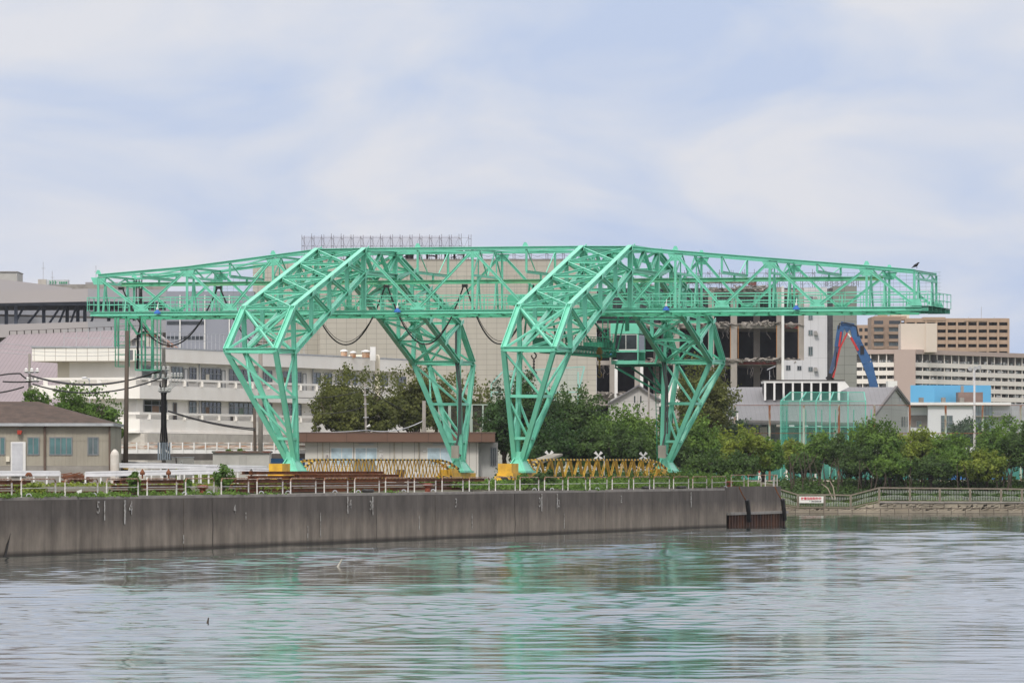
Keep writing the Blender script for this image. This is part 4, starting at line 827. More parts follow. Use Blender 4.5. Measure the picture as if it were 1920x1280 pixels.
def low_building():
    Y = 570; t = thing('site_office', 'long single storey white panel building with brown fascia behind the crane', 'building', (XX(745, Y), Y, 3.6))
    x0, x1 = 572, 925
    LW = mat('panel_wall', (.60, .585, .545), (.53, .515, .48), rough=.7, scale=.3); BF = mat('brown_fascia', (.165, .095, .068), (.135, .08, .058), rough=.45, scale=.2)
    pbox(MB(), x0, 829, x1-28, 892, Y+1, 12, z0=3.5).build('wall', LW, t); pbox(MB(), x1-28, 829, x1+8, 892, Y+2.2, 10.8, z0=3.5).build('side_wall', mat('panel_wall_grey', (.42, .42, .41), (.37, .37, .36)), t)
    pbox(MB(), 552, 811, 928, 828.3, Y, 14).build('fascia', BF, t); pbox(MB(), 551, 809.8, 929, 811.2, Y-.06, 14.1).build('roof_cap', mat('cap_grey', (.2, .14, .12)), t)
    b = MB()
    for px in (575, 650, 726, 803, 879, 903): pbox(b, px-.3, 811.3, px+.3, 828.2, Y-.012, .01)
    b.build('fascia_joint', BLK, t)
    b = MB()
    for px in (595, 618, 663, 708, 731, 754, 777, 787, 847, 872, 880, 893): pbox(b, px-.2, 829, px+.3, 890, Y+.985, .01)
    b.build('panel_joint', DCON, t)
    b = MB()
    for px in (605, 739, 785, 873): pbox(b, px-1, 829, px+1, 890, Y+.86, .12)
    b.build('downpipe', mat('pipe_tan', (.45, .41, .34)), t)
    for a, c in ((620.5, 661), (666, 707), (801, 850)): window(t, a, 839, c, 872, Y+.99, 2, gm=BGL, fm=WHP, t=.07)
    b = MB(); pbox(b, 673, 832, 702, 834, Y+.8, .15); pbox(b, 811, 832, 840, 834, Y+.8, .15); b.build('awning', GALV, t)
    window(t, 920, 839, 930, 873, Y+2.19, 3, gm=DGL)
    b = MB(); pbox(b, 610, 851.5, 616, 857.5, Y+.93, .04); pbox(b, 712, 851, 718, 857, Y+.93, .04); pbox(b, 611, 844, 617, 846, Y+.93, .04); pbox(b, 711, 844, 717, 846, Y+.93, .04); pbox(b, 793, 844, 799, 846, Y+.93, .04); b.build('sign_plate', WHP, t)
    b = MB(); c = at(715.5, 854, Y+.9); b.tube([c+Vector((.09*math.cos(a), 0, .09*math.sin(a))) for a in [k*.785 for k in range(8)]], .015, 4, closed=True); pbox(b, 610.7, 852.2, 612.4, 856.8, Y+.91, .015); pbox(b, 613.2, 852.2, 615.2, 856.8, Y+.91, .015); b.build('sign_symbol', mat('sign_ink', (.25, .2, .2)), t)
low_building()
def small_structs():
    Y = 545; t = thing('grey_hut', 'flat grey metal hut with green roof edge behind the left crane foot', 'hut', (XX(450, Y), Y, 3.6))
    pbox(MB(), 399, 848, 505, 882, Y, 5, z0=3.5).build('wall', mat('hut_grey', (.50, .49, .46), (.42, .41, .38), scale=.8), t); pbox(MB(), 397, 845, 507, 848.3, Y-.2, 5.4).build('roof', mat('hut_roof', (.10, .15, .13), (.2, .08, .06)), t)
    b = MB(); pbox(b, 425, 850, 425.6, 880, Y-.01, .01); pbox(b, 448, 850, 463, 880, Y-.02, .015); b.build('door', mat('hut_door', (.47, .46, .43)), t)
    for i, (a, c, tp, lab) in enumerate(((303, 328, 857, 'pale concrete cabinet with conduits at the foot of the cable pole'), (332, 362, 857, 'grey metal cabinet with a round symbol beside the cable pole'))):
        Y = 530; t = thing('utility_cabinet', lab, 'cabinet', (XX((a+c)/2, Y), Y, 3.6)); pbox(MB(), a, tp, c, 875, Y, 1.2, z0=3.5).build('body', mat('cab%d' % i, (.52, .51, .48), (.44, .43, .40)), t); pbox(MB(), a-1, tp-1, c+1, tp+.3, Y-.05, 1.3).build('lid', GALV, t)
        if i: b = MB(); cc = at(340, 867, Y-.02); b.tube([cc+Vector((.12*math.cos(a_), 0, .12*math.sin(a_))) for a_ in [k*.785 for k in range(8)]], .03, 4, closed=True); b.build('symbol', WHP, t)
    Y = 520; t = thing('machinery_base', 'blue painted tarpaulin covered load behind the left crane foot', 'tarpaulin', (XX(530, Y), Y, 3.6))
    b = MB(); pbox(b, 508, 859, 570, 875, Y+12, 3); b.build('cover', mat('tarp_blue', (.03, .12, .26), (.02, .08, .18)), t)
    # guardrails on the left yard
    for (p, q, Yp, Yq, ya, yb, lab, n) in ((-10, 112, 455, 455, 887, 887, 'white guardrail in front of the tin shed door', 5), (160, 420, 452, 452, 888.5, 883, 'front white guardrail left of the crane foot', 9), (222, 500, 500, 500, 872, 877, 'rear white guardrail running behind the brown pole', 9), (232, 520, 512, 490, 868, 883, 'sloping white guardrail above the rear one', 8)):
        t = thing('guardrail', lab, 'guardrail', (XX((p+q)/2, Yp), (Yp+Yq)/2, 3.7), group='white guardrails in the yard'); A, B = at(p, ya, Yp), at(q, yb, Yq); b = MB()
        for dz in (.13, -.13): b.beam(A+Vector((0, 0, dz)), B+Vector((0, 0, dz)), .07, .13)
        b.beam(A, B, .02, .2); b.build('rail_beam', mat('guardrail_pale', (.70, .71, .74), (.58, .59, .62), rough=.45), t); b = MB()
        for i in range(n+1): c = L3(A, B, i/n); b = MB(); b.beam((c.x, c.y+.1, 3.4), (c.x, c.y+.1, c.z+.12), .12); b.build('guard_post', WHP, t)
small_structs()
def poles():
    def pole(label, px, top, Y, w, m, base=3.6, lean=0, name='utility_pole'):
        t = thing(name, label, 'pole', (XX(px, Y), Y, base), group='utility poles'); r = w*Y/F/2
        b = MB(); b.tube([(XX(px-lean, Y), Y, base-.2), at(px, top, Y)], r, 10, radii=[r*1.12, r*.85]); b.build('shaft', m, t, smooth=True); return t
    pole('thick brown pole with a striped band at its foot, rising beside the hanging cage', 238.5, 620, 508, 9, POLE, lean=3.5)
    t = bpy.data.objects['utility_pole']; b = MB(); b.tube([at(235.3, 879, 508), at(235.3, 874, 508)], .26, 10); b.build('striped_band', HAZ, t); b = MB(); pbox(b, 243, 656, 249, 675, 507.8, .3); b.build('switch_box', mat('box_grey', (.18, .19, .2)), t)
    t = pole('concrete pole wrapped in many cables with insulators beside the brown pole', 307, 652, 528, 8, GPOLE)
    for k in range(9):
        a = k*.7; b = MB(); x = 307+math.cos(a)*5; pts = [at(x+math.sin(k)*3, 700+k*4, 527.8+math.sin(a)*.2), at(307+math.cos(a)*4, 742, 527.8+math.sin(a)*.2), at(307+math.cos(a)*4.5, 800, 527.8+math.sin(a)*.2), at(307+math.cos(a)*7, 826, 527.8), at(300+k*2.6, 862, 527.8)]; b.tube(pts, .055, 5); b.build('riser_cable', BLK, t)
    b = MB()
    for k in range(6): x = 297+k*4.2; b.beam(at(x, 829, 527.5), at(x, 862, 527.5), .13)
    b.build('cable_duct', mat('duct_blue_grey', (.34, .40, .46)), t)
    for zy, x0, x1 in ((694, 290, 316), (709, 286, 316), (734, 298, 319)):
        b = MB(); b.beam(at(x0, zy, 527.6), at(x1, zy, 527.6), .12); b.build('crossarm', GALV, t); b = MB()
        for k in range(4): p = at(x0+1+k*(x1-x0-2)/3, zy-2, 527.5); b.lathe(p, [(.09, -.1), (.16, .0), (.08, .1), (.14, .15), (.05, .28)], 8)
        b.build('insulator', WHP, t)
    for k in range(4): b = MB(); x = 322+k*6; b.lathe(at(x, 707, 527.3), [(.08, 0), (.14, .1), (.07, .2), (.12, .28), (.04, .4)], 8); b.tube([at(x, 704, 527.4), at(x-1, 716, 527.4), at(x-6-k*2, 722, 527.4), at(315, 733+k, 527.6)], .03, 4); b.build('cable_terminal', WHP, t)
    t2 = pole('grey concrete pole with crossarms at the left edge before the mauve roof', 55.5, 663, 548, 6, GPOLE)
    for zy, x0, x1 in ((698, 47, 72), (715, 50, 73)):
        b = MB(); b.beam(at(x0, zy, 547.6), at(x1, zy, 547.6), .12); b.build('crossarm', GALV, t2); b = MB()
        for k in range(3): b.lathe(at(x0+2+k*(x1-x0-4)/2, zy-2, 547.5), [(.09, -.1), (.2, 0), (.08, .1), (.16, .16), (.05, .3)], 8)
        b.build('insulator', WHP, t2)
    pole('tall dark concrete pole seen through the left crane leg', 488.5, 636, 560, 9, GPOLE); pole('short black pole just left of the tall pole in the left crane leg', 477, 764, 556, 6.5, POLE, lean=-2); 
    t3 = pole('slim grey pole with a street lamp before the big olive tree', 684, 718, 590, 4.5, GPOLE, lean=-5); b = MB(); b.tube([at(687, 800, 589.8), at(694, 797, 589.8)], .1, 6, radii=[.06, .16]); b.build('lamp_head', WHP, t3)
    b = MB()
    for zy in (727, 740, 757, 782): b.beam(at(681, zy, 589.7), at(691, zy, 589.7), .08)
    b.build('crossarm', GALV, t3)
    pole('stubby concrete pole behind the site office roof', 795, 751, 592, 8, GPOLE)
    pole('thin black pole at the right side of the left crane leg', 556, 778, 585, 5, POLE, lean=-2)
    pole('thin pole before the small gabled house behind the cab', 1216.5, 711, 640, 3.5, GPOLE)
    t4 = pole('tall pale lamp pole with three loudspeakers over the bright blue building', 1827, 690, 760, 4.5, mat('pole_pale', (.50, .51, .52), (.42, .43, .44)), name='speaker_pole'); t4['category'] = 'pole'
    for i, (px, py) in enumerate(((1820, 691), (1828, 690), (1836, 688))): b = MB(); b.tube([at(px, py, 759.5), at(px+(1 if i else -2)*.5, py+.5, 758.7)], .1, 10, radii=[.08, .26]); b.build('loudspeaker', GALV, t4)
    t5 = pole('short lamp post before the mauve roof, with a curved arm', 168, 708, 560, 1.6, GALV, name='street_lamp', base=7); t5['category'] = 'street lamp'; t5['group'] = 'lamps'
    b = MB(); b.tube([at(168, 715, 560), at(166, 710, 560), at(160, 708, 560)], .05, 5); b.tube([at(162, 708, 560), at(154, 708.5, 560)], .1, 6); b.build('lamp_arm', GALV, t5)
    # wires
    def wire(label, pts, r=.045, m=BLK):
        b = MB()
        for p, q, d in pts: b.tube(sag(p, q, d, 14), r, 5)
        tag(b.build('power_line', m), label, 'cable', 'power lines')
    A = 547.5; Bq = 527.5
    wire('three thick black cables sagging between the two concrete poles on the left', [(at(58, 704, A), at(300, 694, Bq), 1.05), (at(62, 705, A), at(306, 694, Bq), .95), (at(62, 720, A), at(300, 709, Bq), 1.0)], .07)
    wire('black cables running out of frame from the left concrete pole', [(at(-20, 708, A), at(38, 700, A), -.1), (at(38, 700, A), at(56, 712, A), .1), (at(-20, 738, A), at(45, 725, A), .1), (at(5, 715, A), at(60, 715, A), .05)], .07)
    wire('paired cables sloping from the cable pole to the leg poles', [(at(316, 771, Bq), at(478, 806, 556), .25), (at(316, 770, Bq), at(478, 803, 556), .25)], .06)
    wire('grey cable strung from the lamp pole to the stubby pole', [(at(560, 810, 580), at(688, 806, 590), .1), (at(688, 806, 590), at(795, 788, 592), .5)], .05, GALV)
    wire('thin cable from the school wall to the slim grey pole', [(at(556, 745, 600), at(684, 731, 590), .3), (at(600, 775, 600), at(684, 762, 590), .2), (at(684, 727, 590), at(760, 770, 592), .1)], .035)
    wire('thin wires crossing before the mauve roof', [(at(-20, 640, 560), at(240, 650, 545), .3), (at(-20, 650, 560), at(240, 658, 545), .3), (at(-20, 658, 560), at(240, 664, 545), .3)], .02, GALV)
poles()
#@@LEFTBG
def left_bg():
    RG = mat('ramp_grey_panel', (.40, .375, .375), (.37, .35, .35), rough=.7, scale=.05); RG2 = mat('ramp_blue_grey', (.33, .335, .36), (.30, .31, .335), rough=.7, scale=.05); RD = mat('ramp_steel', (.10, .12, .16), (.08, .095, .13), rough=.6)
    Y = 1000; t = thing('elevated_ramp', 'huge grey panelled ramp of a logistics depot on steel columns at far left', 'ramp', (XX(120, Y), Y, 3.6))
    def band(x0, x1, ya0, ya1, yb0, yb1, m, Yf=Y, dep=2, name='parapet'):
        b = MB(); b.prism([at(x0, ya1, Yf), at(x1, yb1, Yf), at(x1, yb0, Yf), at(x0, ya0, Yf)], (0, dep, 0)); return b.build(name, m, t)
    band(-40, 165, 546.5, 569, 541, 565, RG); band(164.9, 312, 541, 565, 543, 566, RG2)
    band(-40, 135, 518, 549, 540, 546, RG, Y+12, 2); band(-40, 165, 609.5, 634, 603, 626, RG, Y-2); band(164.9, 312, 603, 626, 600, 623, RG2, Y-2)
    band(-40, 312, 570, 573, 563, 572, RD, Y+1, 30, 'deck'); band(-40, 312, 612, 632, 604, 630, DCON, Y+2, 40, 'deck')
    band(-40, 312, 588, 594, 596, 599, DCON, Y+45, 2, 'rear_ramp'); band(-40, 312, 592, 606, 600, 606, RG2, Y+44, 1, 'rear_ramp')
    pbox(MB(), -40, 560, 312, 640, Y+75, 4, z0=3.5).build('rear_wall', mat('rear_wall_grey', (.25, .26, .30), (.23, .24, .275)), t)
    for px in (10, 28, 80, 124, 144, 157, 202, 250): b = MB(); b.beam(at(px+2, 570, Y+3+px % 7), at(px+2, 610, Y+3+px % 7), .55); b.build('column', RD, t)
    for a, c in ((52, 80), (92, 115), (28, 46), (110, 124), (132, 144), (170, 182)): b = MB(); b.beam(at(a, 607, Y+6), at(c, 572, Y+6), .35); b.build('brace', RD, t)
    pbox(MB(), -40, 509.5, 32, 526, Y+30, 12, z0=ZZ(530, Y+30)).build('stair_tower', mat('tower_cream', (.45, .44, .41), (.40, .39, .36)), t); pbox(MB(), -40, 508.5, 33, 510, Y+29.8, 12.4).build('tower_cap', CONC, t)
    b = MB(); pbox(b, -40, 533, 312, 545, Y+46, 3); b.build('upper_deck', CONC, t)
    # trucks/containers on deck with green chevrons
    q = thing('container_truck', 'white trailer with green chevrons parked on the upper depot deck', 'trailer', (XX(105, Y+40), Y+40, ZZ(534, Y+40)))
    pbox(MB(), 87, 524.5, 128, 534, Y+40, 2.5).build('trailer_box', mat('trailer_grey', (.55, .58, .60)), q); pbox(MB(), 71, 523.5, 86.5, 534, Y+40, 2.5).build('container', mat('container_cream', (.55, .52, .47)), q)
    b = MB()
    for k in range(3): x = 93+k*5; b.beam(at(x, 526, Y+39.9), at(x+2, 529, Y+39.9), .12); b.beam(at(x+2, 529, Y+39.9), at(x, 532, Y+39.9), .12)
    for k in range(5): pbox(b, 111+k*3.2, 528, 113+k*3.2, 532, Y+39.93, .04)
    b.build('chevron', mat('chevron_green', (.03, .32, .15)), q)
    tag(pbox(MB(), 160, 529, 240, 541, Y+60, 12).build('rooftop_block', mat('roofblock', (.36, .35, .36))), 'low grey rooftop block behind the left crane tip', 'building')
    for px, tp in ((81, 491), (98, 508), (180, 498)): b = MB(); b.beam(at(px, 545, Y+50), at(px, tp, Y+50), .09); b.beam(at(px-3, tp+12, Y+50), at(px+4, tp+12, Y+50), .08); tag(b.build('antenna_mast', GALV), {81: 'tall thin mast over the depot trailer', 98: 'shorter thin mast right of the tall one over the trailer', 180: 'thin mast just left of the crane tip'}[px], 'mast')
    # mauve metal roof
    Y = 720; t = thing('mauve_roof_hall', 'large hall with a mauve seamed metal roof and snow guards behind the school', 'hall', (XX(100, Y), Y, 3.6))
    MV = tilemat('mauve_roof', (.285, .235, .245), (.27, .225, .235), (.215, .18, .19), .45, 90, .05, dirt=.1)
    b = MB(); a0, a1 = at(-70, 760, 690), at(300, 760, 690); r0, r1 = at(18, 627.5, 760), at(262, 617, 775); e = Vector((0, 0, -.25)); b.add([a0, a1, r1, r0, a0+e, a1+e, r1+e, r0+e], [(0, 1, 2, 3), (7, 6, 5, 4), (0, 4, 5, 1), (1, 5, 6, 2), (3, 2, 6, 7), (0, 3, 7, 4)])
    g0 = at(-60, 690, 770); b.add([r0, g0, a0, r0+e, g0+e, a0+e], [(0, 2, 1), (3, 4, 5), (0, 1, 4, 3)]); b.build('roof', MV, t)
    b = MB(); b.box(a0.x-5, a1.x, 692, 770, 3.5, a0.z-.1); b.prism([at(-60, 690, 771), r0+Vector((0, 1, 0)), r1+Vector((0, 1, 0)), at(300, 700, 776)], (0, 1, 0)); b.build('wall', mat('hall_wall', (.33, .30, .30)), t)
    b = MB()
    for k in range(19): p = L3(r0, r1, k/18); b.beam(p, p+Vector((0, -.2, .45)), .12)
    b.beam(r0+Vector((0, -.2, .45)), r1+Vector((0, -.2, .45)), .05); b.build('snow_guard', DCON, t)
    # small house with terracotta gables
    Y = 700; t = thing('gabled_house', 'small cream house with terracotta gables and louvres behind the hanging basket', 'house', (XX(290, Y), Y, 3.6))
    TC = mat('terracotta', (.38, .20, .14), (.30, .16, .12)); CW = mat('house_cream', (.60, .58, .52))
    b = MB(); pbox(b, 244, 637, 311, 655, Y, 8, z0=3.5); b.prism([at(262, 637, Y), at(300, 637, Y), at(277, 613, Y)], (0, 8, 0)); b.build('wall', CW, t)
    b = MB(); b.prism([at(270, 628, Y-.2), at(295, 631, Y-.2), at(277, 615, Y-.2)], (0, .15, 0)); b.prism([at(310, 636, Y), at(332, 652, Y), at(311, 652, Y)], (0, 6, 0)); b.build('gable_tiles', TC, t)
    b = MB(); b.prism([at(276, 611, Y-.5), at(277.5, 613.5, Y-.5), at(240, 643, Y-.5), at(215, 655, Y-.5), at(213, 653, Y-.5)], (0, 9, 0)); b.prism([at(276, 611, Y-.5), at(334, 655, Y-.5), at(332, 655.5, Y-.5), at(276, 614, Y-.5)], (0, 9, 0)); b.build('roof', mat('house_roof', (.42, .39, .38)), t)
    for a, c in ((248, 254.5), (258, 265), (268, 274), (290, 297), (299, 306)): pbox(MB(), a, 638, c, 648, Y-.05, .1).build('louvre', mat('louvre_grey', (.20, .20, .21)), t)
    # blue grey sheds further back
    Y = 950; BG = mat('bluegrey_cladding', (.28, .295, .345), (.26, .275, .325), rough=.65, scale=.03)
    t = thing('blue_grey_warehouse', 'blue grey clad warehouse with white drainpipes behind the left crane half', 'warehouse', (XX(400, Y), Y, 3.6))
    pbox(MB(), 311, 546, 476, 700, Y, 20, z0=3.5).build('wall', BG, t); pbox(MB(), 313, 602, 383, 608, Y-.1, .05).build('window_band', DGL, t); b = MB(); pbox(b, 313, 630, 383, 636, Y-.1, .05); b.build('window_band', DGL, t)
    for px in (337.5, 384, 430): b = MB(); b.beam(at(px, 553, Y-.3), at(px, 665, Y-.3), .18); b.build('drainpipe', WHP, t)
    for i, (a, c, tp, m_) in enumerate(((360, 395, 547, 'house_roof'), (432, 462, 549, 'roofblock'))): tag(pbox(MB(), a, tp, c, 556, Y+22, 8).build('rooftop_box', MATS[m_]), ['grey box on the blue warehouse roof behind the second panel', 'grey flat box on the blue warehouse roof near the left portal'][i], 'rooftop box')
left_bg()
def scaffold(label, x0, x1, yt, yb, Y, step, net=False):
    t = thing('scaffold', label, 'scaffold', (XX((x0+x1)/2, Y), Y, ZZ(yb, Y))); ST = mat('scaffold_steel', (.10, .09, .11), (.16, .14, .15)); b = MB(); n = max(1, round((x1-x0)/step)); zt, zb = ZZ(yt, Y), ZZ(yb, Y)
    for i in range(n+1):
        x = XX(x0+(x1-x0)*i/n, Y)
        for dx, dy in ((0, 0), (.35, .9)): b.beam((x+dx, Y+dy, zb), (x+dx, Y+dy, zt+R.uniform(-.1, .3)), .07)
        for k in range(1, 4): z = zb+(zt-zb)*k/3.5; b.beam((x, Y, z), (x+.35, Y+.9, z), .05)
    for k in (.05, .55, .9): b.beam((XX(x0, Y), Y, zb+(zt-zb)*k), (XX(x1, Y), Y, zb+(zt-zb)*k), .035)
    b.build('tube_frame', ST, t); b = MB()
    for i in range(n): xa, xb = XX(x0+(x1-x0)*i/n, Y), XX(x0+(x1-x0)*(i+1)/n, Y); b.beam((xa, Y, zb), (xb, Y, zt-.2), .035); b.beam((xb, Y, zb), (xa, Y, zt-.2), .035)
    b.build('cross_brace', ST, t)
    if net:
        m = bpy.data.materials.new('scaffold_net'); m.use_nodes = True; nt_ = m.node_tree; p = nt_.nodes['Principled BSDF']; p.inputs['Base Color'].default_value = (.34, .33, .40, 1); p.inputs['Alpha'].default_value = .32; p.inputs['Roughness'].default_value = .9
        b = MB(); X0, X1 = XX(x0+1, Y), XX(x1-20, Y); b.add([(X0, Y+.5, zb+1), (X1, Y+.5, zb+1), (X1, Y+.5, zt-.1), (X0, Y+.5, zt-.1)], [(0, 1, 2, 3)]); b.build('net', m, t)
def demolition():
    Y = 950
    TL = tilemat('warehouse_tile', (.47, .445, .385), (.45, .425, .365), (.27, .255, .225), 1.55, .80, .028, dirt=.12)
    TLG = tilemat('tower_tile', (.27, .275, .25), (.25, .255, .23), (.13, .13, .12), 1.9, 1.35, .03, dirt=.2)
    t = thing('tile_warehouse', 'tall windowless beige tiled building behind the middle of the crane', 'warehouse', (XX(800, Y), Y, 3.6))
    pbox(MB(), 474, 494, 655, 760, Y+6, 30, z0=3.5).build('side_block', TL, t); pbox(MB(), 600, 487, 1118.5, 760, Y, 32, z0=3.5).build('wall', TL, t)
    pbox(MB(), 599.5, 485.8, 1119, 487.3, Y-.1, 32.2).build('parapet_cap', CONC, t)
    scaffold('row of tall scaffold frames with a grey net on the tiled building roof', 566, 879, 441, 487, Y+14, 18, True)
    scaffold('low scaffold rails along the tiled roof between the two portals', 900, 1085, 474, 486, Y+10, 30)
    # wreckage under the scaffold
    t = thing('roof_wreckage', 'dark torn steel wreckage under the scaffold on the tiled roof', 'wreckage', (XX(810, Y+14), Y+14, ZZ(487, Y))); b = MB(); pbox(b, 700, 469, 868, 472, Y+13, 8)
    for k in range(7): pbox(b, 765+k*17, 471, 769+k*17, 488, Y+14+k % 3, .8)
    for k in range(30): p = at(R.uniform(720, 860), R.uniform(474, 487), Y+15); q = p+Vector((R.uniform(-1.8, 1.8), R.uniform(-.5, .5), R.uniform(-.4, .4))); b.beam(p, q, .12)
    pbox(b, 760, 472, 775, 488, Y+15, 3); b.build('torn_frame', mat('wreck_dark', (.10, .075, .07), (.05, .04, .045)), t)
    # half demolished block
    t = thing('half_demolished_block', 'half demolished concrete block with open dark floors and a white clad stair section', 'building under demolition', (XX(1330, Y), Y, 3.6))
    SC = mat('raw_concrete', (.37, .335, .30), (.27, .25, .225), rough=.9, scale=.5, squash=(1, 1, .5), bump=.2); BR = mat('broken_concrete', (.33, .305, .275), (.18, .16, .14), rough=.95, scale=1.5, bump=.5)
    # floors slabs
    for (x0, x1, a, c) in ((1325, 1500, 543, 550), (1119, 1507, 606, 615), (1119, 1507, 676, 684), (1119, 1507, 738, 760)):
        pbox(MB(), x0, a, x1, c, Y+.5, 26).build('floor_slab', SC, t)
    pbox(MB(), 1285, 526, 1410, 530, Y+8, 4).build('floor_slab', BR, t)
    for (x0, x1, yt, dy) in ((1143, 1152, 606, 0), (1190, 1200, 606, 0), (1262, 1274, 543, 0), (1328, 1339, 540, 0), (1370, 1382, 540, 0), (1456, 1466, 538, 0), (1497, 1507.5, 540, 0), (1413, 1425, 540, 7), (1225, 1236, 606, 7)):
        pbox(MB(), x0, yt, x1, 765, Y+dy, 1.0, z0=3.5).build('column', SC, t)
    for (x0, x1, yt) in ((1152.2, 1158, 606), (1200.2, 1206, 606)): pbox(MB(), x0, yt, x1, 765, Y-.1, .6, z0=3.5).build('column_cladding', WHP, t)
    for px in (1384, 1456.2, 1369.5, 1496.5): pbox(MB(), px-.5, 610, px+.6, 672, Y-.02, .02).build('marking_strip', mat('orange_strip', (.45, .2, .06)), t)
    b = MB(); pbox(b, 1119, 540, 1507, 760, Y+27, 1, z0=3.5); b.build('rear_wall', mat('rear_painted_shade', (.02, .023, .035), (.014, .016, .024)), t)  # deep interior shade painted into the wall colour as navy black
    b = MB()
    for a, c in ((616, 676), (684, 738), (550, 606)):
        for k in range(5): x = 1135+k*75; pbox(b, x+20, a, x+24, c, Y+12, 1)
    pbox(b, 1119, 560, 1330, 738, Y+14, .5); b.build('inner_partition', mat('inner_painted_shade', (.025, .025, .035), (.018, .018, .026)), t)  # partitions coloured near black to paint in the shade of the open floors
    pbox(MB(), 1465.5, 536, 1470.3, 765, Y-.6, .4, z0=3.5).build('downpipe', WHP, t)
    REDB = mat('red_steel', (.20, .045, .035), (.13, .03, .03)); pbox(MB(), 1470.5, 609, 1505, 616, Y+.1, .4).build('red_beam', REDB, t); pbox(MB(), 1385, 678, 1463, 683, Y+.3, .2).build('red_beam', REDB, t); pbox(MB(), 1326, 590, 1335, 601, Y+.0, .4).build('red_beam', REDB, t); pbox(MB(), 1470, 549, 1504, 553, Y+.1, .4).build('red_beam', REDB, t); pbox(MB(), 1403, 526, 1418, 535, Y+7, .5).build('red_beam', REDB, t)
    # ragged edges and rubble
    for (x0, x1, yy, n) in ((1325, 1466, 607, 120), (1352, 1468, 674, 100), (1470, 1507, 609, 25), (1119, 1150, 656, 35), (1119, 1175, 738, 90), (1325, 1440, 543, 80), (1285, 1415, 526, 80), (1380, 1450, 538, 60), (1206, 1330, 676, 60), (1206, 1325, 607, 60), (1470, 1505, 674, 20), (1206, 1260, 535, 40)):
        b = MB()
        for k in range(n):
            p = at(R.uniform(x0, x1), yy+R.uniform(-2.0, 3.2), Y+R.uniform(-.4, 1.0)); s = R.uniform(.08, .34); d = [Vector((R.gauss(0, 1)*s*1.6, R.gauss(0, 1)*s, R.gauss(0, 1)*s*.7)) for _ in range(6)]
            b.add([p+x for x in d], [(0, 1, 2), (0, 2, 3), (0, 3, 4), (0, 4, 1), (5, 2, 1), (5, 3, 2), (5, 4, 3), (5, 1, 4)])
        b.build('broken_edge', BR, t)
    b = MB()
    for k in range(46):
        x = R.choice([R.uniform(1345, 1375), R.uniform(1375, 1460), R.uniform(1125, 1140)]); y = R.choice([612, 684, 550]); p = at(x, y, Y+.1); pts = [p]
        for j in range(4): pts.append(pts[-1]+Vector((R.uniform(-.4, .4), 0, -R.uniform(.2, .7 if y > 600 else .3))))
        b.tube(pts, .028, 4)
    b.build('hanging_rebar', mat('rebar', (.22, .2, .19)), t)
    # white clad stair section
    WC = tilemat('white_cladding', (.60, .60, .62), (.57, .57, .59), (.44, .44, .46), 1.2, 6.2, .03, dirt=.12)
    pbox(MB(), 1507.6, 539, 1551, 765, Y-.4, 12, z0=3.5).build('white_cladding', WC, t); pbox(MB(), 1465.3, 675, 1507.7, 765, Y-.45, 6, z0=3.5).build('white_cladding', WC, t)
    for (x0, y0, x1, y1) in ((1516, 591, 1523.5, 599), (1516, 619, 1523.5, 628), (1516, 650, 1523.5, 666), (1516, 688, 1523.5, 695.5), (1517, 556, 1524, 562), (1474, 685, 1482, 694), (1495, 686, 1502.5, 694)): window(t, x0, y0, x1, y1, Y-.46, 2, gm=DGL if x0 < 1510 else GLS)
    for y in (624, 692, 560): b = MB(); b.prism([at(1526, y-3.5, Y-.5), at(1531, y-3.5, Y-.5), at(1534, y+4, Y-.5), at(1526, y+4, Y-.5)], (0, -.7, 0)); b.build('vent_hood', mat('hood', (.33, .32, .31)), t)
    pbox(MB(), 1551.1, 541, 1561.5, 765, Y+.4, 8, z0=3.5).build('exposed_shaft', mat('shaft_dark', (.09, .09, .095), (.05, .05, .06), scale=.8), t); pbox(MB(), 1561.6, 536.5, 1606.5, 765, Y, 14, z0=3.5).build('tiled_tower', TLG, t)
    scaffold('scaffold frames standing on the broken roof of the demolished block', 1262, 1545, 508, 543, Y+9, 22); scaffold('dense scaffold frames on top of the grey tiled tower', 1548, 1606, 526, 537, Y+3, 9)
    # lamp in front of the openings
    t = thing('antenna', 'small roof aerial standing before the dark ground openings', 'aerial', at(1443, 713, 900)); b = MB(); b.beam(at(1443, 713, 820), at(1443, 695, 820), .08); b.beam(at(1438, 693, 820), at(1454, 686, 820), .12); b.build('mast', GALV, t)
demolition()
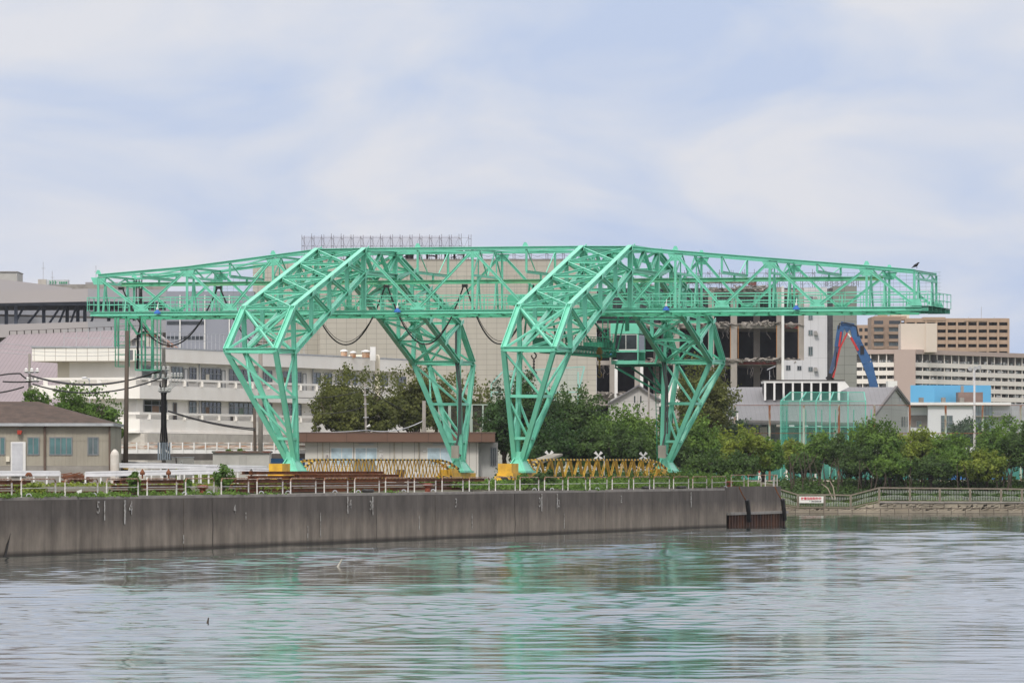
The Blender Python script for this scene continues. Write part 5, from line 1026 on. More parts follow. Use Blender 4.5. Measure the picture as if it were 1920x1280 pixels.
def excavator():
    Y = 905; t = thing('demolition_excavator', 'long blue excavator boom with red hydraulic rams folded before the grey tower', 'excavator', (XX(1640, Y), Y, 3.6))
    BL = mat('excavator_blue', (.04, .12, .28), (.03, .085, .20), rough=.5, scale=.6); RD = mat('ram_red', (.50, .04, .04)); BK = mat('hose_black', (.02, .02, .025))
    def seg(pts, w0, name, m, dz=1.2):
        for (x0, y0, w0_), (x1, y1, w1_) in zip(pts[:-1], pts[1:]):
            b.beam(at(x0, y0, Y), at(x1, y1, Y), dz, w0_*Y/F, w2=dz, h2=w1_*Y/F, up=(1, 0, 0))
    b = MB(); seg([(1642, 740, 16), (1634, 706, 15), (1626, 680, 19), (1609, 645, 15), (1598, 612, 11)], 0, '', BL, 1.1); b.prism([at(1594, 607, Y), at(1606, 610, Y), at(1612, 640, Y), at(1600, 622, Y)], (0, 1.0, 0)); b.build('lower_boom', BL, t)
    b = MB(); seg([(1601, 613, 9), (1576, 609, 8)], 0, '', BL, 1.0); b.prism([at(1577, 607, Y-.3), at(1601, 609, Y-.3), at(1588, 624, Y-.3)], (0, .9, 0)); seg([(1577, 611, 13), (1570, 650, 11)], 0, '', BL, .9); b.build('middle_boom', BL, t)
    b = MB(); seg([(1571, 648, 10), (1566, 670, 8), (1557, 700, 6)], 0, '', BL, .8); b.build('arm', mat('arm_blue_grey', (.06, .11, .22), (.05, .07, .12)), t)
    b = MB(); seg([(1556, 700, 9), (1553, 713, 6)], 0, '', BK, .8); b.beam(at(1557, 708, Y), at(1564, 712, Y), .3); b.beam(at(1553, 711, Y), at(1549, 707, Y), .3); b.build('cutter_head', BK, t)
    b = MB(); b.beam(at(1589, 624, Y-.4), at(1573, 656, Y-.4), .3, .24); b.beam(at(1577, 622, Y-.5), at(1573, 650, Y-.5), .3, .26); b.beam(at(1575, 652, Y-.5), at(1562, 708, Y-.5), .3, .26); b.beam(at(1595, 632, Y-.5), at(1609, 657, Y-.5), .3, .32); b.build('hydraulic_ram', RD, t)
    b = MB(); b.beam(at(1590, 625, Y-.5), at(1595, 632, Y-.5), .2, .2); b.build('ram_rod', WHP, t)
    b = MB(); b.tube([at(1572, 616, Y-.6), at(1574, 606.5, Y-.6), at(1584, 605, Y-.6), at(1600, 609, Y-.6), at(1606, 612, Y-.6), at(1609, 630, Y-.6)], .1, 6); b.tube([at(1569, 660, Y-.6), at(1566, 690, Y-.6), at(1558, 706, Y-.6)], .1, 6); pbox(b, 1613, 648, 1620, 664, Y-.7, .3); b.build('hose', BK, t)
    # machine body, hidden behind the hall roof
    b = MB(); b.box(XX(1642, Y)-1, XX(1642, Y)+5, Y-1.5, Y+2, 5.0, 7.6); b.beam(at(1642, 740, Y), (XX(1642, Y)+1, Y, 7), 1.1, 1.2); b.build('upper_body', BL, t); b = MB(); b.box(XX(1642, Y)-2, XX(1642, Y)+5.5, Y-2, Y-1, 3.56, 4.9); b.box(XX(1642, Y)-2, XX(1642, Y)+5.5, Y+1.5, Y+2.5, 3.56, 4.9); b.build('track', BK, t)
excavator()
def apartments():
    Y = 1500; t = thing('brown_apartment_tower', 'brown tiled apartment block with a grid of balconies rising behind the pale slab', 'apartment block', (XX(1760, Y), Y, 3.6))
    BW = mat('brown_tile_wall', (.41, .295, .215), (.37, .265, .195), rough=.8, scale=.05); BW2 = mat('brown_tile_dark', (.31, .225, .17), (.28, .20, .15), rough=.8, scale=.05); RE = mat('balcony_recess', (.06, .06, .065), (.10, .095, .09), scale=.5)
    # back mass then grid of piers and spandrels proud of it so that the balconies are real recesses
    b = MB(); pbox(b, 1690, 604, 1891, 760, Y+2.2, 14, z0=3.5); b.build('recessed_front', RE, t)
    rows = [(602+i*13.6) for i in range(12)]
    def grid(x0, x1, cols, ytop, m, Yg=Y, sk=.0):
        b = MB()
        for k in range(cols+1): x = x0+(x1-x0)*k/cols; pbox(b, x-1.5, ytop, x+1.5, 760, Yg, 2.3, z0=3.5)
        for i, y in enumerate(rows): pbox(b, x0, max(ytop, y+5.5+(0)) if i else ytop, x1, y+13.6 if i else 602+2, Yg+.3, .3)
        for y in rows[1:]: pass
        return b.build('balcony_grid', m, t)
    b = MB()
    xs = [1698+i*19.3 for i in range(11)]
    for x in xs: pbox(b, x-1.8, 597, x+1.8, 760, Y, 2.3, z0=3.5)
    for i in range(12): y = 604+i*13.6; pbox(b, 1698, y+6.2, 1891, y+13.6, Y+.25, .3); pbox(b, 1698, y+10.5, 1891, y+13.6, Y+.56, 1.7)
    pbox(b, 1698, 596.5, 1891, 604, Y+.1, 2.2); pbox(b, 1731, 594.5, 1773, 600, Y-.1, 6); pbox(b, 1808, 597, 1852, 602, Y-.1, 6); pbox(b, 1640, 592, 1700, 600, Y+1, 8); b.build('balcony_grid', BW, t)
    b = MB(); pbox(b, 1634, 594, 1690, 760, Y-3, 16, z0=3.5); b.build('left_wing', BW2, t)
    for i in range(6):
        y = 601+i*13.6
        for x0, x1 in ((1639, 1656), (1667, 1688)): b = MB(); pbox(b, x0, y, x1, y+6.6, Y-3.06, .05); w = b.build('window', GLS if i % 2 else DGL, t); pbox(MB(), x0-1, y+6.8, x1+1, y+12, Y-3.9, .8).build('balcony', BW2, w)
    pbox(MB(), 1648, 588, 1664, 595, Y+3, 6).build('lift_tower', BW, t); pbox(MB(), 1671, 589, 1705, 598, Y+4, 6).build('roof_house', CREAM, t)
    t = thing('low_brown_block', 'lower brown apartment wing with balconies at the left of the brown tower', 'apartment block', (XX(1620, Y+30), Y+30, 3.6))
    pbox(MB(), 1590, 609, 1636, 760, Y+30, 14, z0=3.5).build('wall', BW, t)
    for i in range(4):
        for x0, x1 in ((1611, 1617), (1621, 1629)): pbox(MB(), x0, 615+i*13.4, x1, 621+i*13.4, Y+29.9, .05).build('window', DGL, t)
    for px in (1816, 1840, 1864): b = MB(); b.beam(at(px, 602, Y+6), at(px, 594 if px != 1840 else 575, Y+6), .12); tag(b.build('antenna_mast', GALV), {1816: 'stubby mast on the brown tower roof', 1840: 'tall hair thin mast above the brown tower', 1864: 'short double mast near the right roof corner of the brown tower'}[px], 'mast')
    # long pale slab block
    Y = 1250; t = thing('pale_apartment_slab', 'long pale pink apartment slab with white balcony bands behind the sports ground', 'apartment block', (XX(1780, Y), Y, 3.6))
    PK = mat('pink_wall', (.47, .375, .335), (.43, .34, .305), rough=.85, scale=.04); BD = mat('balcony_white', (.80, .755, .70), (.74, .69, .64), rough=.8, scale=.1)
    RC = mat('slab_recess', (.32, .30, .285), (.16, .15, .15), rough=.9, scale=.35, squash=(1, 1, .6), lo=.4, hi=.6)
    P1, P2 = at(1716, 655, Y), at(1955, 664, Y); P2 = at(1955, 664, Y*228/219.)
    pbox(MB(), 1677, 655, 1716.5, 800, Y-1.5, 14, z0=3.5).build('core_wall', PK, t)
    zt = P1.z
    def ang(b, a, c, z0, z1, th, o=0.):
        d = (Vector((c[0]-a[0], c[1]-a[1], 0))).normalized(); n = Vector((-d.y, d.x, 0)); n = n if n.y > 0 else -n; p = Vector((a[0], a[1], z0))+n*o; q = Vector((c[0], c[1], z0))+n*o; b.prism([p, q, q+n*th, p+n*th], (0, 0, z1-z0))
    A1, A2 = (P1.x, P1.y), (P2.x, P2.y); B1, B2 = (XX(1590, Y), Y+4), (XX(1677.5, Y), Y)
    for (a, c, nb) in ((A1, A2, 18), (B1, B2, 6)):
        b = MB(); ang(b, a, c, 3.5, zt-.3, 12, 1.4); b.build('recessed_wall', RC, t); b = MB(); ang(b, a, c, zt-.9, zt, 14, -.2); b.build('roof_edge', PK, t)
        for i in range(9):
            z = zt-2.05-i*1.68-.55; b = MB(); ang(b, a, c, z-.95, z, .15); ang(b, a, c, z-.95, z-.83, 1.4, .15); b.build('balcony_band', BD, t)
        b = MB()
        for k in range(nb+1): p = L3((*a, 0), (*c, 0), k/nb); b.box(p.x-.09, p.x+.09, p.y+.16, p.y+1.5, 3.5, zt-.9)
        b.build('party_wall', BD, t)
        b = MB()
        for k in range(nb*9*3):
            s = R.random(); i = R.randrange(9); p = L3((*a, 0), (*c, 0), s); z = zt-2.05-i*1.68-.5; b.box(p.x, p.x+R.uniform(.2, .7), p.y+.9, p.y+1.0, z, z+R.uniform(.25, .6))
        b.build('balcony_clutter', mat('clutter', (.45, .46, .47), (.08, .10, .10), scale=.9, lo=.45, hi=.55), t)['kind'] = 'stuff'
    t = thing('stair_block', 'tall plain cream stair block standing on the roof of the pale slab', 'stair tower', (XX(1723, Y), Y, 20))
    CB = mat('stair_cream', (.62, .545, .47), (.57, .50, .43), scale=.06); pbox(MB(), 1689, 606.5, 1736, 660, Y+3, 8).build('tower_wall', CB, t); pbox(MB(), 1736, 606, 1757, 660, Y+2.5, 9).build('tower_side', CB, t)
    tag(pbox(MB(), 1665, 714, 1682.5, 735, 1100, 6, z0=3.5).build('white_chimney_block', WHP), 'small white block behind the grey hall roof ridge', 'building')
    # bright blue building, white buildings
    Y = 900; t = thing('bright_blue_building', 'bright sky blue flat building with a brown stair box at its right', 'building', (XX(1780, Y), Y, 3.6))
    SB = mat('sky_blue_wall', (.16, .50, .82), (.15, .48, .80), rough=.6, scale=.05); b = MB(); b.prism([at(1707, 760, Y), at(1752, 760, Y-5), at(1858, 760, Y+3), at(1858, 760, Y+20), at(1707, 760, Y+20)], (0, 0, ZZ(722, Y)-ZZ(760, Y))); b.build('wall', SB, t)
    pbox(MB(), 1797, 735, 1843, 756, Y-8, 5).build('stair_box', mat('stair_brown', (.27, .19, .165)), t); pbox(MB(), 1802, 723, 1807, 737, Y-6, 1).build('duct', CONC, t)
    for x0, x1, a in ((1724, 1732, 745), (1766, 1773, 745), (1800, 1808, 745)): pbox(MB(), x0, a, x1, 754, Y-9, 2).build('roof_vent', CONC, t)
    Y = 860; t = thing('white_office', 'white flat roofed office with tall glazed bays below the blue building', 'building', (XX(1800, Y), Y, 3.6)); WW = mat('office_white', (.70, .71, .73), (.66, .67, .69), scale=.05)
    pbox(MB(), 1704, 754, 1896, 760, Y-.5, 16).build('roof_slab', WHP, t); pbox(MB(), 1740, 760, 1824, 900, Y, 12, z0=3.5).build('wall', WW, t); pbox(MB(), 1704, 760, 1740.5, 900, Y+2, 8, z0=3.5).build('wall', WW, t); pbox(MB(), 1824, 760, 1896, 900, Y+1.5, 10, z0=3.5).build('wall', WW, t)
    b = MB(); pbox(b, 1706, 778, 1738, 800, Y+1.9, .05); pbox(b, 1706, 759, 1738, 764, Y+1.9, .05); b.build('dark_bay', mat('bay_brown', (.20, .17, .16)), t)
    window(t, 1764.5, 779, 1786, 812, Y-.01, 3, gm=GLS, rows=(.3, .65)); window(t, 1829, 760, 1860, 810, Y+1.4, 5, gm=BGL, rows=(.3, .62)); window(t, 1719, 789, 1727, 800, Y+1.85, 2, gm=GLS); window(t, 1809, 786, 1813, 795, Y-.01, 1, gm=DGL)
    b = MB(); pbox(b, 1824, 779, 1900, 781, Y-.6, 2); b.build('walkway_slab', CONC, t)
    for x in range(1898, 1921, 7): b = MB(); b.beam(at(x, 781, Y+3), (XX(x, Y+3), Y+3, 3.5), .2); b.build('steel_post', GALV, t)
    b = MB()
    for k in range(14): b.beam(at(1862+k*4.5, 779, Y-.5), at(1862+k*4.5, 771, Y-.5), .05)
    b.beam(at(1862, 771, Y-.5), at(1925, 771, Y-.5), .06); b.build('railing', GALV, t)
    tag(pbox(MB(), 1897, 757, 1990, 900, Y+20, 10, z0=3.5).build('grey_annex', mat('annex_grey', (.40, .41, .42), (.33, .34, .36))), 'grey annex at the right picture edge behind the white office', 'building')
apartments()
def gym():
    t = thing('gymnasium', 'grey pitched metal roof hall with a white framed clerestory and tall gable', 'gymnasium', (38, 800, 3.6))
    GR = tilemat('gym_roof', (.215, .215, .225), (.205, .205, .215), (.165, .165, .175), .6, 300, .03, dirt=.12); GW = tilemat('gym_wall', (.44, .445, .42), (.42, .425, .40), (.30, .30, .29), 12, 1.55, .03, dirt=.15)
    E1 = at(1627, 795, 790); RR = at(1680.5, 725.5, 812); E2 = at(1705, 757.5, 829); EL = at(1352, 788, 786); RL = at(1352, 725.5, 812)
    b = MB(); th = Vector((0, 0, -.35)); b.add([EL, E1, RR, RL, EL+th, E1+th, RR+th, RL+th], [(0, 1, 2, 3), (7, 6, 5, 4), (0, 4, 5, 1), (1, 5, 6, 2)]); B2 = Vector((RL.x, 829, E2.z)); b.add([RR, E2, B2, RL, RR+th, E2+th, B2+th, RL+th], [(0, 1, 2, 3), (7, 6, 5, 4), (0, 4, 5, 1), (1, 5, 6, 2)]); b.build('roof', GR, t)
    b = MB(); lo = lambda p: Vector((p.x, p.y, 3.5)); q = [lo(E1), lo(E2), E2+th, RR+th, E1+th]; b.prism([p+Vector((-.2, .1, 0)) for p in q], (-1.0, .6, 0)); b.build('gable_wall', GW, t)
    b = MB(); b.beam(E1, RR, .3, .35); b.beam(RR, E2, .3, .35); b.beam(EL, E1, .3, .3); b.build('roof_trim', mat('trim_grey', (.16, .15, .15)), t)
    for (s, a, c) in ((.70, 735, 752), (.745, 735, 752), (.62, 781, 800), (.80, 781, 800), (.86, 781, 800), (.92, 781, 800)):
        p = L3(E1, E2, s); Y = p.y; w = .28; b = MB(); d = (E2-E1); d.z = 0; d.normalize(); nn = Vector((d.y, -d.x, 0)); P = Vector((p.x, p.y, 0))+nn*.12; b.prism([Vector((P.x-d.x*w, P.y-d.y*w, ZZ(c, Y))), Vector((P.x+d.x*w, P.y+d.y*w, ZZ(c, Y))), Vector((P.x+d.x*w, P.y+d.y*w, ZZ(a, Y))), Vector((P.x-d.x*w, P.y-d.y*w, ZZ(a, Y)))], nn*.05); b.build('slit_window', DGL, t)
    b = MB(); b.box(EL.x, E1.x-.6, 793, 828, 3.5, E1.z-.3); b.build('front_wall', mat('gym_front', (.22, .23, .235), (.17, .18, .185)), t)
    for px in (1375, 1432, 1505, 1570, 1618): p = at(px, 800, 789); b = MB(); b.box(p.x-.45, p.x+.45, 789.5, 790.4, 3.5, E1.z-.4); b.build('column', CONC, t)
    for k in range(9): x = 1386+k*26; window(t, x, 797, x+15, 845, 792.98, 2, gm=DGL, rows=(.33, .66), fm=mat('gym_frame', (.05, .14, .12)))
    Y = 800; b = MB(); z = [ZZ(a, Y) for a in (713.5, 717.5, 733.5, 736)]
    xs = [1433+i*17.35 for i in range(9)]; XE = XX(1571, Y); cl = MB()
    cl.box(XX(1432, Y), XE, Y, Y+9, z[1], z[0]); 
    for x in xs: cl.box(XX(x, Y), XX(x+3.4, Y), Y+.02, Y+.9, z[3]-1, z[1])
    cl.prism([(XE-.01, Y+.01, z[3]-1), (XX(1576, Y), Y+.01, z[2]), (XX(1592.5, Y), Y+.01, ZZ(725, Y)), (XX(1583, Y), Y+.01, z[0]), (XE-.01, Y+.01, z[0])], (0, 8.9, 0)); c_ = cl.build('clerestory_frame', WHP, t)
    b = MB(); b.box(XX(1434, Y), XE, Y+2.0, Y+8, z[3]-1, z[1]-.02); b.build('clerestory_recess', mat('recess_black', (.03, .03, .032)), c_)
    b = MB(); b.box(XX(1431, Y), XX(1584, Y), Y-.1, Y+9.1, z[0], z[0]+.12); b.build('clerestory_cap', DCON, c_)
    # small gabled house behind the cab
    Y = 690; t = thing('small_gabled_hall', 'pale block walled gabled hall with two slits behind the operator cab', 'hall', (XX(1196, Y), Y, 3.6)); BWL = tilemat('pale_block', (.50, .49, .47), (.48, .47, .45), (.38, .37, .36), 20, 1.0, .03, dirt=.1)
    b = MB(); b.prism([at(1146, 749, Y), at(1146, 900, Y), at(1236, 900, Y), at(1236, 749, Y), at(1197, 723.5, Y)], (0, 20, 0)); b.build('wall', BWL, t)
    b = MB(); b.prism([at(1197, 720.5, Y-.5), at(1144, 753, Y-.5), at(1144, 755.5, Y-.5), at(1197, 724, Y-.5), at(1240, 753, Y-.5), at(1240, 749, Y-.5)], (0, 21, 0)); b.build('roof', mat('hall_roof', (.17, .17, .18)), t)
    for px in (1190, 1201.5): pbox(MB(), px-1.2, 742, px+1.2, 755, Y-.03, .02).build('slit_window', DGL, t)
    t = thing('white_gable_roof', 'white sloping roof seen through the far right crane leg', 'roof', (XX(1275, Y), Y, 3.6)); b = MB(); b.prism([at(1266, 712, Y+30), at(1284, 733, Y+30), at(1284, 760, Y+30), at(1240, 760, Y+30), at(1240, 740, Y+30)], (0, 12, 0)); b.build('wall', WSCH, t)
gym()
# ------------------------------------------------------------ nets, park, vegetation, small things
def nets():
    def netmat(name, c, a):
        m = bpy.data.materials.new(name); m.use_nodes = True; p = m.node_tree.nodes['Principled BSDF']; p.inputs['Base Color'].default_value = (*c, 1); p.inputs['Alpha'].default_value = a; p.inputs['Roughness'].default_value = .9; return m
    NG = netmat('green_net', (.05, .34, .25), .24); NG2 = netmat('dark_net', (.10, .13, .12), .16); NGD = netmat('green_net_dense', (.02, .30, .22), .45); NP = netmat('pale_net', (.35, .62, .58), .18)
    TP = mat('teal_pole', (.10, .38, .30), (.14, .42, .34)); RP = mat('rusty_net_pole', (.32, .42, .36), (.20, .07, .03), rough=.8, scale=.9, squash=(1, 1, .4), lo=.42, hi=.56)
    # tall net fence of rusty poles along the playing field
    Y = 733; t = thing('ball_net_fence', 'tall ball stopping net on rusty pale green poles along the playing field', 'net fence', (XX(1640, Y), Y, 3.56))
    xs = [1378, 1443, 1507, 1573, 1639.5, 1706, 1773, 1842.5, 1914, 1985]
    for x in xs: p = at(x, 759, Y); b = MB(); b.tube([(p.x, Y, 3.4), p], .13, 7); b.build('net_pole', RP, t)
    b = MB()
    for yy in (759.5, 812, 867): b.beam(at(1378, yy, Y), at(1985, yy, Y), .07)
    b.beam(at(1250, 760, Y), at(1378, 759.5, Y), .06); b.build('net_cable', RUST, t); b = MB(); b.add([at(1378, 895, Y), at(1985, 895, Y), at(1985, 759.5, Y), at(1378, 759.5, Y)], [(0, 1, 2, 3)]); b.build('net', NG2, t)
    b = MB(); b.tube([at(1383, 850, Y-3), at(1383, 771, Y-3)], .07, 7); tag(b.build('flag_pole', WHP), 'thin white pole beside the first rusty net pole', 'pole')
    # batting cage
    Y = 765; t = thing('batting_cage', 'green netted batting cage on teal frames in front of the grey hall', 'batting cage', (XX(1545, Y), Y, 3.56))
    fx = [1464, 1500, 1530, 1556, 1590, 1623]; tx = [1483, 1512, 1539, 1563, 1590, 1620]
    for i, (a, c) in enumerate(zip(fx, tx)):
        b = MB(); tp = at(c, 735, Y+8); e = at(a, 752, Y); b.beam((e.x, Y, 3.5), e, .16); b.beam(e, tp, .14); b.beam((e.x+.8, Y+1.5, 3.5), (e.x+.8, Y+1.5, e.z-1), .12)
        for k in range(4): z = 5+k*1.6; b.beam((e.x, Y, z), (e.x+.8, Y+1.5, z), .09)
        b.build('cage_frame', TP, t)
    b = MB(); b.beam(at(1464, 752, Y), at(1623, 752, Y), .1); b.beam(at(1483, 735, Y+8), at(1620, 735, Y+8), .1); b.beam(at(1464, 800, Y), at(1623, 800, Y), .08); b.build('cage_rail', TP, t)
    b = MB(); b.add([at(1464, 752, Y), at(1623, 752, Y), at(1620, 735, Y+8), at(1483, 735, Y+8)], [(0, 1, 2, 3)]); b.add([at(1464, 880, Y), at(1623, 880, Y), at(1623, 752, Y), at(1464, 752, Y)], [(0, 1, 2, 3)]); b.build('net', NG, t)
    b = MB(); p = at(1464, 752, Y); q = at(1483, 735, Y+8); b.add([(p.x, Y, 3.5), (q.x-.9, Y+8, 3.5), (q.x-.9, Y+8, q.z), (p.x, Y, p.z)], [(0, 1, 2, 3)]); b.add([at(1466, 880, Y-.2), at(1478, 880, Y-.2), at(1478, 752, Y-.2), at(1466, 752, Y-.2)], [(0, 1, 2, 3)]); b.build('side_net', NGD, t)
    # pale net behind the trees between the portals
    Y = 640; t = thing('golf_net', 'pale turquoise net screen on thin posts behind the dark trees', 'net screen', (XX(1000, Y), Y, 3.6)); b = MB()
    for x in (921, 963, 1042, 1084): b.beam((XX(x, Y), Y, 3.5), at(x, 697, Y) if x > 921 else at(921, 720, Y), .14)
    b.beam(at(921, 720, Y), at(942, 697, Y), .14); b.beam(at(942, 697, Y), at(1096, 687, Y), .1); b.beam(at(1084, 735, Y), at(1096, 687, Y), .16); b.beam(at(921, 735, Y), at(1084, 735, Y), .1); b.build('net_frame', mat('pale_teal_pole', (.30, .58, .52)), t)
    b = MB(); b.add([at(921, 880, Y), at(942, 880, Y), at(942, 697, Y), at(921, 720, Y)], [(0, 1, 2, 3)]); b.add([at(942, 880, Y), at(1084, 880, Y), at(1096, 687, Y), at(942, 697, Y)], [(0, 1, 2, 3)]); b.build('net', NP, t)
    Y = 600; t = thing('net_screen_panels', 'row of dark meshed panels on pale posts above the office roof', 'net screen', (XX(880, Y), Y, 3.6)); b = MB()
    for x in (824, 843, 883.5, 905.5, 918): b.beam((XX(x, Y), Y, 3.5), at(x, 758, Y), .28 if x < 900 else .15)
    b.beam(at(824, 758.5, Y), at(925, 758.5, Y), .1); b.build('screen_post', mat('post_pale_green', (.36, .44, .38)), t); b = MB(); b.add([at(824, 860, Y+.1), at(925, 860, Y+.1), at(925, 759, Y+.1), at(824, 759, Y+.1)], [(0, 1, 2, 3)]); b.build('mesh', netmat('mesh_dark', (.05, .05, .045), .45), t)
    # turquoise field wind screen seen between the park trunks
    Y = 775; b = MB(); b.box(XX(1290, Y), XX(1990, Y), Y, Y+.1, 3.7, ZZ(862, Y)); tag(b.build('windscreen_fence', mat('turquoise_screen', (.03, .23, .19), (.02, .16, .14), scale=.1)), 'long turquoise screen fence glimpsed between the park trunks', 'screen fence')
    Y = 770; b = MB(); b.box(XX(1780, Y), XX(1880, Y), Y, Y+2, 3.7, ZZ(886, Y)); tag(b.build('blue_tarpaulin', mat('blue_sheet', (.03, .18, .50))), 'blue sheet glimpsed under the trees at the right', 'tarpaulin')
nets()
def shore():
    # park retaining wall and fence at the waterline
    Y = 694; ST = tilemat('rough_stone', (.40, .355, .28), (.32, .28, .215), (.17, .145, .115), 1.6, .55, .05, off=.5, dirt=.45, rough=.9)
    t = thing('stone_water_wall', 'low rough stone wall at the waterline of the park side', 'stone wall', (60, Y, 0))
    def zl(px): return ZZ(953, Y) if px < 1605 else (ZZ(953, Y)+(ZZ(941, Y)-ZZ(953, Y))*min(1, (px-1605)/45))
    b = MB(); xs = [1440, 1475, 1500, 1605, 1618, 1630, 1642, 1650, 1700, 1760, 1820, 1880, 1940, 2000]
    for a, c in zip(xs[:-1], xs[1:]): za, zc = (zl(a), zl(c)) if a >= 1500 else ((ZZ(945, Y), ZZ(949, Y)) if a < 1475 else (ZZ(949, Y), ZZ(953, Y))); b.prism([(XX(a, Y), Y, -1), (XX(c, Y), Y, -1), (XX(c, Y), Y, zc), (XX(a, Y), Y, za)], (0, .9, 0))
    for k in range(150): a = R.uniform(1475, 1990); z = R.uniform(.1, zl(a)-.1); x = XX(a, Y); w, h = R.uniform(.25, .6), R.uniform(.1, .22); b.prism([(x-w, Y-.05, z-h), (x+w, Y-.05, z-h), (x+w*.8, Y-.14, z), (x+w, Y-.05, z+h), (x-w, Y-.05, z+h)], (0, .12, 0))
    b.build('stone_face', ST, t); b = MB(); b.box(XX(1440, Y), XX(2000, Y), Y-.35, Y+.3, -1, .28); b.build('stone_toe', ST, t)
    b = MB(); b.prism([(XX(1650, Y), Y-.1, ZZ(942.5, Y)), (XX(2000, Y), Y-.1, ZZ(942.5, Y)), (XX(2000, Y), Y+1, ZZ(942.5, Y)), (XX(1650, Y), Y+1, ZZ(942.5, Y))], (0, 0, .16)); b.build('coping', CONC, t)
    TAN = mat('fence_tan', (.23, .20, .155), (.18, .155, .12), rough=.7); BAR = mat('fence_bar', (.38, .41, .37), (.30, .32, .29), rough=.6)
    Y = 694.6
    nodes = [(1450, 913, 945), (1496, 927, 952), (1546, 927, 953), (1595, 928, 953), (1648.5, 914, 941), (1706, 914.5, 941.5), (1762, 915, 942), (1819, 915.5, 942), (1877, 916, 942.5), (1916, 916.5, 943), (1975, 917, 943)]
    for i, ((x0, t0, b0), (x1, t1, b1)) in enumerate(zip(nodes[:-1], nodes[1:])):
        lab = ['sloping shore fence bay going down beside the quay corner', 'shore fence bay that carries the white sign', 'shore fence bay just right of the sign', 'shore fence bay climbing to the upper wall'] + ['%s level shore fence bay right of the climbing one' % s for s in ('first', 'second', 'third', 'fourth', 'fifth', 'sixth')]
        t = thing('shore_fence_panel', lab[i], 'fence', (XX((x0+x1)/2, Y), Y, ZZ(b0, Y)), group='tan fence bays along the far shore')
        b = MB(); b.beam(at(x0, t0, Y), at(x1, t1, Y), .12, .16); b.build('top_rail', TAN, t); b = MB(); b.beam(at(x0, b0-2, Y), at(x1, b1-2, Y), .08, .12); b.build('bottom_rail', TAN, t); b = MB(); b.beam(at(x1, b1, Y), at(x1, t1, Y), .24, .2, up=(0, 1, 0)); b.build('post', TAN, t)
        n = int((x1-x0)/3.0); b = MB()
        for k in range(1, n):
            s = k/n; x = x0+(x1-x0)*s; tp = t0+(t1-t0)*s; bt = b0+(b1-b0)*s; h = bt-tp; ar = math.sin(math.pi*s)
            b.beam(at(x, tp+h*.16, Y), at(x, tp+h*(.28+.12*ar), Y), .06); b.beam(at(x, tp+h*(.46+.20*(1-ar)), Y), at(x, tp+h*.82, Y), .06)
        b.beam(at(x0+2, t0+(b0-t0)*.58, Y), at(x1-2, t1+(b1-t1)*.58, Y), .03); b.build('baluster', BAR, t)
    Y = 694.3; t = thing('warning_sign', 'white sign with red Japanese lettering and a small black line on the shore fence', 'sign', (XX(1521, Y), Y, ZZ(942, Y)))
    pbox(MB(), 1498.5, 930, 1544, 942.5, Y, .06).build('board', mat('sign_white', (.80, .80, .76), (.74, .74, .70)), t)
    def txt(s, cx, cy, hpx, wpx, m):
        cu = bpy.data.curves.new('t', 'FONT'); cu.body = s; cu.size = 1; cu.extrude = .01; cu.offset = .02; cu.align_x = 'CENTER'; cu.align_y = 'CENTER'; o = bpy.data.objects.new('t', cu); COL.objects.link(o); dg = bpy.context.evaluated_depsgraph_get(); me = bpy.data.meshes.new_from_object(o.evaluated_get(dg)); bpy.data.objects.remove(o)
        a = np.array([v.co[:] for v in me.vertices]); w = a[:, 0].max()-a[:, 0].min(); h = a[:, 1].max()-a[:, 1].min(); c = (a.max(0)+a.min(0))/2; P = at(cx, cy, Y-.02); sx = wpx*Y/F/w; sz = hpx*Y/F/h
        for v in me.vertices: x, y, z = v.co-Vector(c); v.co = Vector((P.x+x*sx, P.y-z, P.z+y*sz))-ORG[t.name]
        me.materials.clear(); me.materials.append(m); ob = bpy.data.objects.new('lettering', me); COL.objects.link(ob); ob.parent = t; ORG[ob.name] = ORG[t.name]
    txt('放置船舶取締中', 1520.8, 934, 5.6, 38, mat('sign_red', (.62, .05, .08), (.6, .05, .08))); txt('東京都港湾局', 1530.5, 939.3, 2.4, 18.5, mat('sign_black', (.03, .03, .03)))
    b = MB(); c = at(1518.5, 939.2, Y-.02); b.prism([c+Vector((-.05, 0, .07)), c+Vector((.05, 0, .07)), c+Vector((.0, 0, -.08))], (0, -.01, 0)); b.build('emblem', mat('emblem_green', (.05, .35, .12)), t)
shore()
